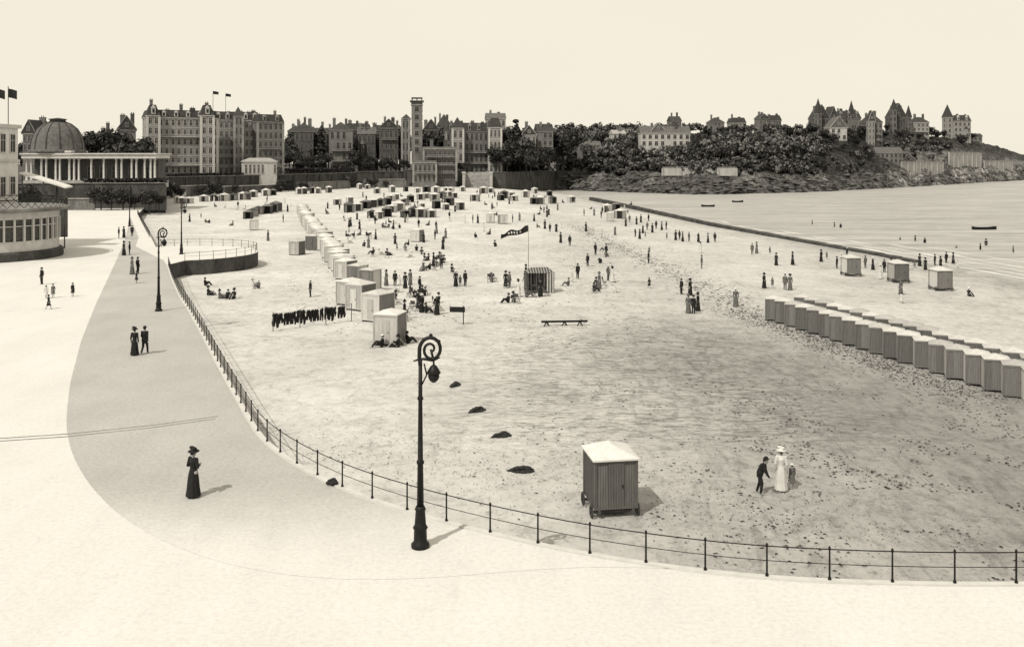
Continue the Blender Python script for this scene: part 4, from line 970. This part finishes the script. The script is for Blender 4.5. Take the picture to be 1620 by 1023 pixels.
for t in ts:
    for px in pxs:
        p=land(px,t); vs.append(p)
        pale=sm((px-1380)/70)*.5
        tn.append(.55+pale*.7+.5*noise.noise(p*.07) if t<19 else (.22+pale*(.9 if t<60 else .25)+.2*noise.noise(p*.05)))
nx=len(pxs)
for j in range(len(ts)-1):
    for i in range(nx-1): fs.append((j*nx+i,j*nx+i+1,(j+1)*nx+i+1,(j+1)*nx+i))
me=bpy.data.meshes.new('headland'); me.from_pydata(vs,[],fs); me.materials.append(M['land'])
at=me.attributes.new('tone','FLOAT','POINT'); at.data.foreach_set('value',[max(0,min(1,q)) for q in tn])
struct(put('headland',me),'rocky wooded headland closing the bay at right')
q=MB(); rnd=random.Random(31)
for i in range(1900):
    px=rnd.uniform(835,1640); t=rnd.choice([rnd.uniform(-4,3),rnd.uniform(0,14)]); p=land(px,t); s_=rnd.uniform(.3,1.5)
    u=[Vector((rnd.uniform(.6,1.3)*s_*math.cos(a)*2.2,rnd.uniform(.6,1.3)*s_*math.sin(a),rnd.uniform(-.6,.0)*s_)) for a in (0,1.26,2.5,3.77,5.03)]
    top=[Vector((rnd.uniform(-.6,.6)*s_,rnd.uniform(-.4,.4)*s_,rnd.uniform(.2,.7)*s_)) for _ in range(2)]
    q.add([p+x for x in u]+[p+x for x in top],[(0,1,5),(1,2,5),(2,6,5),(2,3,6),(3,4,6),(4,5,6),(4,0,5)])
tag(q.build('shore_rocks',M['rock']),'jagged dark rocks along the foot of the headland','rocks',kind='stuff')
def landY(px,Y): return land(px,Y-lerp_t(YC,px)).z
HV=[]
def hv(label,px0,px1,yb,ye,dt,clear=True,**kw):
    Y=lerp_t(YC,(px0+px1)/2)+dt
    if clear: HV.append((px0,px1,yb,Y))
    z=landY((px0+px1)/2,Y); kw.setdefault('foot',max(2,ZY(yb,Y)-z+3)); fl=kw.pop('floors',2); co=kw.pop('cols',3); dp=kw.pop('depth',8)
    house(label,px0,Y,px1,Y+1,yb,ye,dp,fl,co,side=-1,**kw)
hv('wide white villa with pale roof standing in the headland woods',1014,1092,232,211,62,cols=8,roof='gable',rh=3.5,wallm='w45',rf='slatem',chim=2)
hv('white front gable in the middle of the headland villa',1030,1052,232,208,60,cols=2,roof='front',rh=4,wallm='w45',rf='slatem',chim=0,depth=3,clear=False)
hv('small pale roofed cottage left of the white villa',970,990,219,212,60,cols=3,floors=1,roof='gable',rh=2.0,wallm='w45',rf='roofg',chim=1,clear=False)
hv('low pale lodge near the water at the left headland',916,950,238,230,42,cols=5,floors=1,roof='gable',rh=2,wallm='w20',rf='slatem',chim=1,depth=6,clear=False)
hv('small white hut low on the headland slope',873,883,268,260,20,cols=1,floors=1,roof='gable',rh=1.2,wallm='w45',rf='roofg',chim=0,depth=4)
for i,(a,b2,yb,ye,r) in enumerate([(1062,1078,202,192,'gable'),(1124,1146,204,194,'hip'),(1157,1180,204,195,'mansard'),(1202,1216,206,188,'front'),(1218,1236,206,191,'mansard')]):
    hv('far '+['gabled house above the white villa','hipped house left of a pair on the skyline','flat topped house right of the hipped house','steep gabled house mid skyline','broad house beside the steep gable on skyline'][i],a,b2,yb,ye,170,clear=False,cols=4,roof=r,rh=3,wallm=['w20','w20','w30','w20','w20'][i],chim=2)
hv('dark turreted mansion, leftmost of the hilltop villas',1288,1312,212,188,110,cols=3,floors=3,roof='front',rh=8,wallm='w12',chim=3,bay=True)
hv('pointed turret at the left hilltop mansion',1294,1300,212,180,107,cols=1,floors=4,roof='pyr',rh=9,wallm='w20',chim=0,depth=3)
hv('hilltop mansion with many chimneys behind the white gable',1324,1362,212,188,125,cols=6,floors=3,roof='mansard',rh=4.5,wallm='w20',chim=5,dorm=3,bay=True)
hv('pointed stair turret of the chimneyed hilltop mansion',1346,1352,212,182,122,cols=1,floors=4,roof='pyr',rh=9,wallm='w20',chim=0,depth=2.5)
hv('steep gabled wing between the hilltop mansions',1312,1326,212,190,118,cols=2,floors=3,roof='front',rh=8,wallm='w12',chim=1)
hv('white gabled villa on the hill slope',1314,1340,222,202,75,cols=3,roof='front',rh=6,wallm='w45',rf='slatem',chim=1)
hv('tall stone villa with dark roof right of the white gable',1370,1396,232,194,70,cols=4,floors=4,roof='hip',rh=5,wallm='w20',chim=2,balc=(1,2),bay=True)
hv('gabled front of the tall stone villa on the hill',1374,1384,232,192,68,cols=2,floors=4,roof='front',rh=6,wallm='w30',chim=0,depth=2)
hv('steep roofed turreted villa at the hill crest',1410,1434,212,186,105,cols=3,floors=3,roof='front',rh=9,wallm='w12',chim=3,bay=True)
hv('slim tower attached to the crest villa',1412,1419,212,174,103,cols=1,floors=4,roof='pyr',rh=7,wallm='w20',chim=0,depth=2)
hv('second slim turret of the crest villa',1436,1442,214,186,101,cols=1,floors=4,roof='pyr',rh=8,wallm='w20',chim=0,depth=2)
hv('pale flat fronted villa right of the crest villa',1444,1470,216,194,95,cols=4,floors=3,roof='hip',rh=3.5,wallm='w30',chim=2,balc=True)
hv('isolated pale mansion near the headland tip',1509,1536,218,192,95,cols=4,floors=3,roof='mansard',rh=4,wallm='w30',chim=3,dorm=2,bay=True)
hv('pointed corner turret of the headland tip mansion',1498,1507,219,186,93,cols=1,floors=4,roof='pyr',rh=9,wallm='w30',chim=0,depth=5)
hv('tiny outbuilding right of the tip mansion',1540,1554,222,216,95,cols=2,floors=1,roof='gable',rh=2,wallm='w20',chim=0,depth=5)
hv('low villa with arcade on the rocks below the hilltop',1386,1428,258,242,36,cols=6,floors=2,roof='gable',rh=3,wallm='w20',rf='slatem',chim=1,depth=6)
def hwall(px0,px1,yb,yt,dt,label,m='stone_pale'):
    Y=lerp_t(YC,(px0+px1)/2)+dt; Y1=Y+(lerp_t(YC,px1)-lerp_t(YC,px0))*.8
    a=D(px0,Y-(Y1-Y)/2); b2=D(px1,Y+(Y1-Y)/2); wall(a,b2,ZY(yb,Y)-2,ZY(yt,Y),M[m],label,.6,M[m],name='garden_wall')
hwall(1048,1165,271,265,21,'long pale garden wall above the rocks','stone_pale')
hwall(1425,1490,272,256,18,'tall pale sea wall on the right headland')
hwall(1500,1550,260,241,26,'pale wall near the headland tip')
hwall(1556,1600,268,254,20,'last low pale wall toward the headland tip')
# ---------------------------------------------------------------- trees
def crown_faces(q,c,rx,rz_,n,ls,rnd,ncl=9,lp=.35):
    cl=[]
    for i in range(ncl):
        a=rnd.uniform(0,6.28); e=rnd.uniform(-.6,1.0); rr_=rnd.uniform(.45,.8)
        cl.append((Vector((c[0]+rx*rr_*math.cos(a)*math.cos(e),c[1]+rx*rr_*math.sin(a)*math.cos(e),c[2]+rz_*rr_*math.sin(e))),rnd.uniform(.3,.5)*rx,rnd.random()<lp))
    for i in range(n):
        cc_,r_,lt=rnd.choice(cl); d=Vector((rnd.gauss(0,1),rnd.gauss(0,1),rnd.gauss(0,1))).normalized(); p=cc_+d*r_*rnd.uniform(.6,1.08)
        u=(d+Vector((rnd.uniform(-.7,.7),rnd.uniform(-.7,.7),rnd.uniform(-.7,.7)))).normalized(); v=u.orthogonal().normalized(); w=u.cross(v); s_=ls*rnd.uniform(.6,1.3)
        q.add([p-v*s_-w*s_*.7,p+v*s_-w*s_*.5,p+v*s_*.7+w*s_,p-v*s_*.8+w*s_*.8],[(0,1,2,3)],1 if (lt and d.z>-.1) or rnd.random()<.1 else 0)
def treeproto(h,rx,seed,conic=False):
    rnd=random.Random(seed); o=thing('tree','','tree')
    q=MB(); q.tube([(0,0,-2),(.1,0,h*.3),(0,.1,h*.6)],[.35,.26,.12],7)
    for i in range(5):
        a=rnd.uniform(0,6.28); q.tube([(.05,0,h*.3+i*.3),(rx*.4*math.cos(a),rx*.4*math.sin(a),h*.5+i*.3),(rx*.65*math.cos(a),rx*.65*math.sin(a),h*.65+i*.3)],[.14,.09,.03],5)
    q.build('trunk',M['bark'],o)
    q=MB()
    if conic:
        for j in range(8): crown_faces(q,(0,0,h*(.2+.1*j)),rx*(1-.1*j),h*.09,150,.3,rnd,6)
    else: crown_faces(q,(0,0,h*.62),rx,h*.38,1500,.32,rnd,16)
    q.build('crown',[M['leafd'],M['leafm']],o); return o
TRP=[treeproto(10,4.2,1),treeproto(12,4.6,2),treeproto(9,5,3),treeproto(15,2.6,4,True)]; TRU=[0]*4
def trees(L,ph,group,zb=5.9):
    for i,(px,yt,Y,k_) in enumerate(sorted(L)):
        z0=zb if zb is not None else landY(px,Y)
        o=TRP[k_] if not TRU[k_] else dup(TRP[k_]); TRU[k_]=1; hh=max(2.5,ZY(yt,Y)-z0); s_=hh/[10,12,9,15][k_]
        o.location=D(px,Y,z0); o.scale=(s_*random.uniform(.9,1.15),)*2+(s_,); o.rotation_euler[2]=random.uniform(0,6.28)
        o['label']=f'{["dark broad tree","dark round tree","dark spreading tree","dark pointed conifer"][k_]}, {ordl(i)} {ph}'; o['group']=group
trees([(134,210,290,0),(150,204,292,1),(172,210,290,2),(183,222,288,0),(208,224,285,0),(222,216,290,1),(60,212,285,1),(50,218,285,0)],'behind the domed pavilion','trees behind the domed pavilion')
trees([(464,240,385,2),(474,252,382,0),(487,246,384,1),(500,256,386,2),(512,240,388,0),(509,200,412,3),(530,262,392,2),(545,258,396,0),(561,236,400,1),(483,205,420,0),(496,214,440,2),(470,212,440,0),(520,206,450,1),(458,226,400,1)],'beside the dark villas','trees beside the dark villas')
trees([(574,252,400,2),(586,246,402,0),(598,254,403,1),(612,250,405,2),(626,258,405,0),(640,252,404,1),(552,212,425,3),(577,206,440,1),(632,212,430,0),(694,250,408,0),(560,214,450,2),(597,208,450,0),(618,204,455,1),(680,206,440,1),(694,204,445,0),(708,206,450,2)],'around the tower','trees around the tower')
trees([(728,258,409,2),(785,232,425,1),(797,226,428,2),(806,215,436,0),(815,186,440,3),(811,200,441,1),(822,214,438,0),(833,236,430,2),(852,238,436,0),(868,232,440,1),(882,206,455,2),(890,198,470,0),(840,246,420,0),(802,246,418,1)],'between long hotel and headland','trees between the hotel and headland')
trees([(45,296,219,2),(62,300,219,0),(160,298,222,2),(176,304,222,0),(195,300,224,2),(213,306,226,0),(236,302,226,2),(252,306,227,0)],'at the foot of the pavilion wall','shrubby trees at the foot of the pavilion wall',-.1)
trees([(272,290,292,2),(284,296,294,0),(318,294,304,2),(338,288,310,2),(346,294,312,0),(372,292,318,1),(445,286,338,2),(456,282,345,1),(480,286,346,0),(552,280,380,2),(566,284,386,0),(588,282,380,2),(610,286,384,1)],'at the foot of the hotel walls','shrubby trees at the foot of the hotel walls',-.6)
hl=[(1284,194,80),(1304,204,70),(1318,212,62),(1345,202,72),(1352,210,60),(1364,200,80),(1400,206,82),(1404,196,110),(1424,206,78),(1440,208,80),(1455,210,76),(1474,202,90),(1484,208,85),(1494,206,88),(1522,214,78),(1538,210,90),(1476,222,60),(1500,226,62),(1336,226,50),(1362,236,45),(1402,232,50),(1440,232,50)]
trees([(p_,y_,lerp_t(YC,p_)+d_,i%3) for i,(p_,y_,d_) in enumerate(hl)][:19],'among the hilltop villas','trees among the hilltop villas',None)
# wood mass
q=MB(); rnd=random.Random(11); cnt=0
for it in range(9000):
    px=rnd.uniform(785,1500) if rnd.random()<.35 else rnd.uniform(785,1310); t=rnd.choice([rnd.uniform(17,32),rnd.uniform(22,60),rnd.uniform(25,100),rnd.uniform(60,150)]); 
    Yc=lerp_t(YC,px); Y=Yc+t
    if px>1380 and t<50 and rnd.random()<.6: continue
    z=land(px,t).z; hh=rnd.uniform(2.0,5.0) if t<35 else rnd.uniform(4.0,9.0)
    if px>1300: hh*=.6
    ty=HZ+(H-(z+hh))*F/Y; wpx=hh*.4*F/Y
    bad=False
    for a,b2,yb,Yv in HV:
        if a-wpx-1<px<b2+wpx+1:
            if Y<Yv+1 and ty<yb-3: bad=True;break
            if abs(Y-Yv)<13 and Y>=Yv-3: bad=True;break
    lim=lerp_t([(790,202),(880,196),(980,193),(1060,193),(1110,196),(1260,196),(1290,201),(1400,206),(1480,211),(1500,214)],px)+rnd.uniform(-4,6)
    if bad or ty<lim: continue
    cnt+=1
    if cnt>1200: break
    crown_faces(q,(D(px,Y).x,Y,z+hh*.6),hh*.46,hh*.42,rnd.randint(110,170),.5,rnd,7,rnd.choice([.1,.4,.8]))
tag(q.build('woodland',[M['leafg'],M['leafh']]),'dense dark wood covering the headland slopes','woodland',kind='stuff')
# hedges on terraces
for i,(a,b2,Y0,Y1,z,hh) in enumerate([(132,262,233,236,6,1.1),(264,384,309,338,6,1.0),(440,560,354,394,6,2.2)]):
    q=MB(); rnd=random.Random(i); A=D(a,Y0);B=D(b2,Y1); n=int((B-A).length*60)
    for j in range(n):
        p=A.lerp(B,rnd.random()); p+=Vector((rnd.uniform(-.6,.6),rnd.uniform(-.2,1.2),z+hh*rnd.random()**.7)); u=Vector((rnd.gauss(0,1),rnd.gauss(0,1),rnd.gauss(0,1))).normalized(); v=u.orthogonal().normalized(); w=u.cross(v); s_=.2
        q.add([p-v*s_-w*s_,p+v*s_-w*s_,p+v*s_+w*s_,p-v*s_+w*s_],[(0,1,2,3)],int(rnd.random()<.25))
    tag(q.build('hedge',[M['leafd'],M['leafm']]),['dark hedge in front of the colonnade','low dark hedge below the big hotel','tall dark hedge below the dark villas'][i],'hedge')
# ---------------------------------------------------------------- camera, light
cam=bpy.data.cameras.new('camera'); co=bpy.data.objects.new('camera',cam); C.objects.link(co); sc.camera=co
co.location=(0,0,H); co.rotation_euler=(R(90),0,0); cam.sensor_width=36; cam.lens=F/1620*36; cam.shift_y=-(511.5-HZ)/1620; cam.clip_end=20000; cam.clip_start=.5
el=R(50); dx,dy=.62,.785
sd=Vector((dx*math.cos(el),dy*math.cos(el),-math.sin(el)))
sl=bpy.data.lights.new('sun','SUN'); sl.energy=3.6; sl.angle=R(.5); sl.color=(1,.95,.85); so=bpy.data.objects.new('sun',sl); C.objects.link(so); so.rotation_euler=sd.to_track_quat('-Z','Y').to_euler()
w=bpy.data.worlds.new('World'); sc.world=w; w.use_nodes=True; t=w.node_tree; bg=t.nodes['Background']
sk=t.nodes.new('ShaderNodeTexSky'); sk.sky_type='NISHITA'; sk.sun_disc=False; sk.sun_elevation=el; sk.sun_rotation=math.atan2(-dx,-dy)
bw=t.nodes.new('ShaderNodeRGBToBW'); t.links.new(sk.outputs[0],bw.inputs[0])
mr=t.nodes.new('ShaderNodeMapRange'); mr.inputs['From Min'].default_value=0; mr.inputs['From Max'].default_value=12; mr.inputs['To Min'].default_value=.87; mr.inputs['To Max'].default_value=.96
t.links.new(bw.outputs[0],mr.inputs['Value'])
n=nz(t,tc(t,'Generated',(1,1,3)),1.6,5,.5); m2=t.nodes.new('ShaderNodeMapRange'); m2.inputs['To Min'].default_value=.95; m2.inputs['To Max'].default_value=1.05; t.links.new(n,m2.inputs['Value'])
mm_=t.nodes.new('ShaderNodeMath'); mm_.operation='MULTIPLY'; t.links.new(mr.outputs[0],mm_.inputs[0]); t.links.new(m2.outputs[0],mm_.inputs[1])
vm=t.nodes.new('ShaderNodeMix'); vm.data_type='RGBA'; vm.blend_type='MULTIPLY'; vm.inputs[0].default_value=1; vm.inputs[7].default_value=(1.0,.93,.78,1)
t.links.new(mm_.outputs[0],vm.inputs[6]); t.links.new(vm.outputs[2],bg.inputs['Color']); bg.inputs['Strength'].default_value=1.0
sc.view_settings.view_transform='Standard'; sc.view_settings.look='None'; sc.view_settings.exposure=0
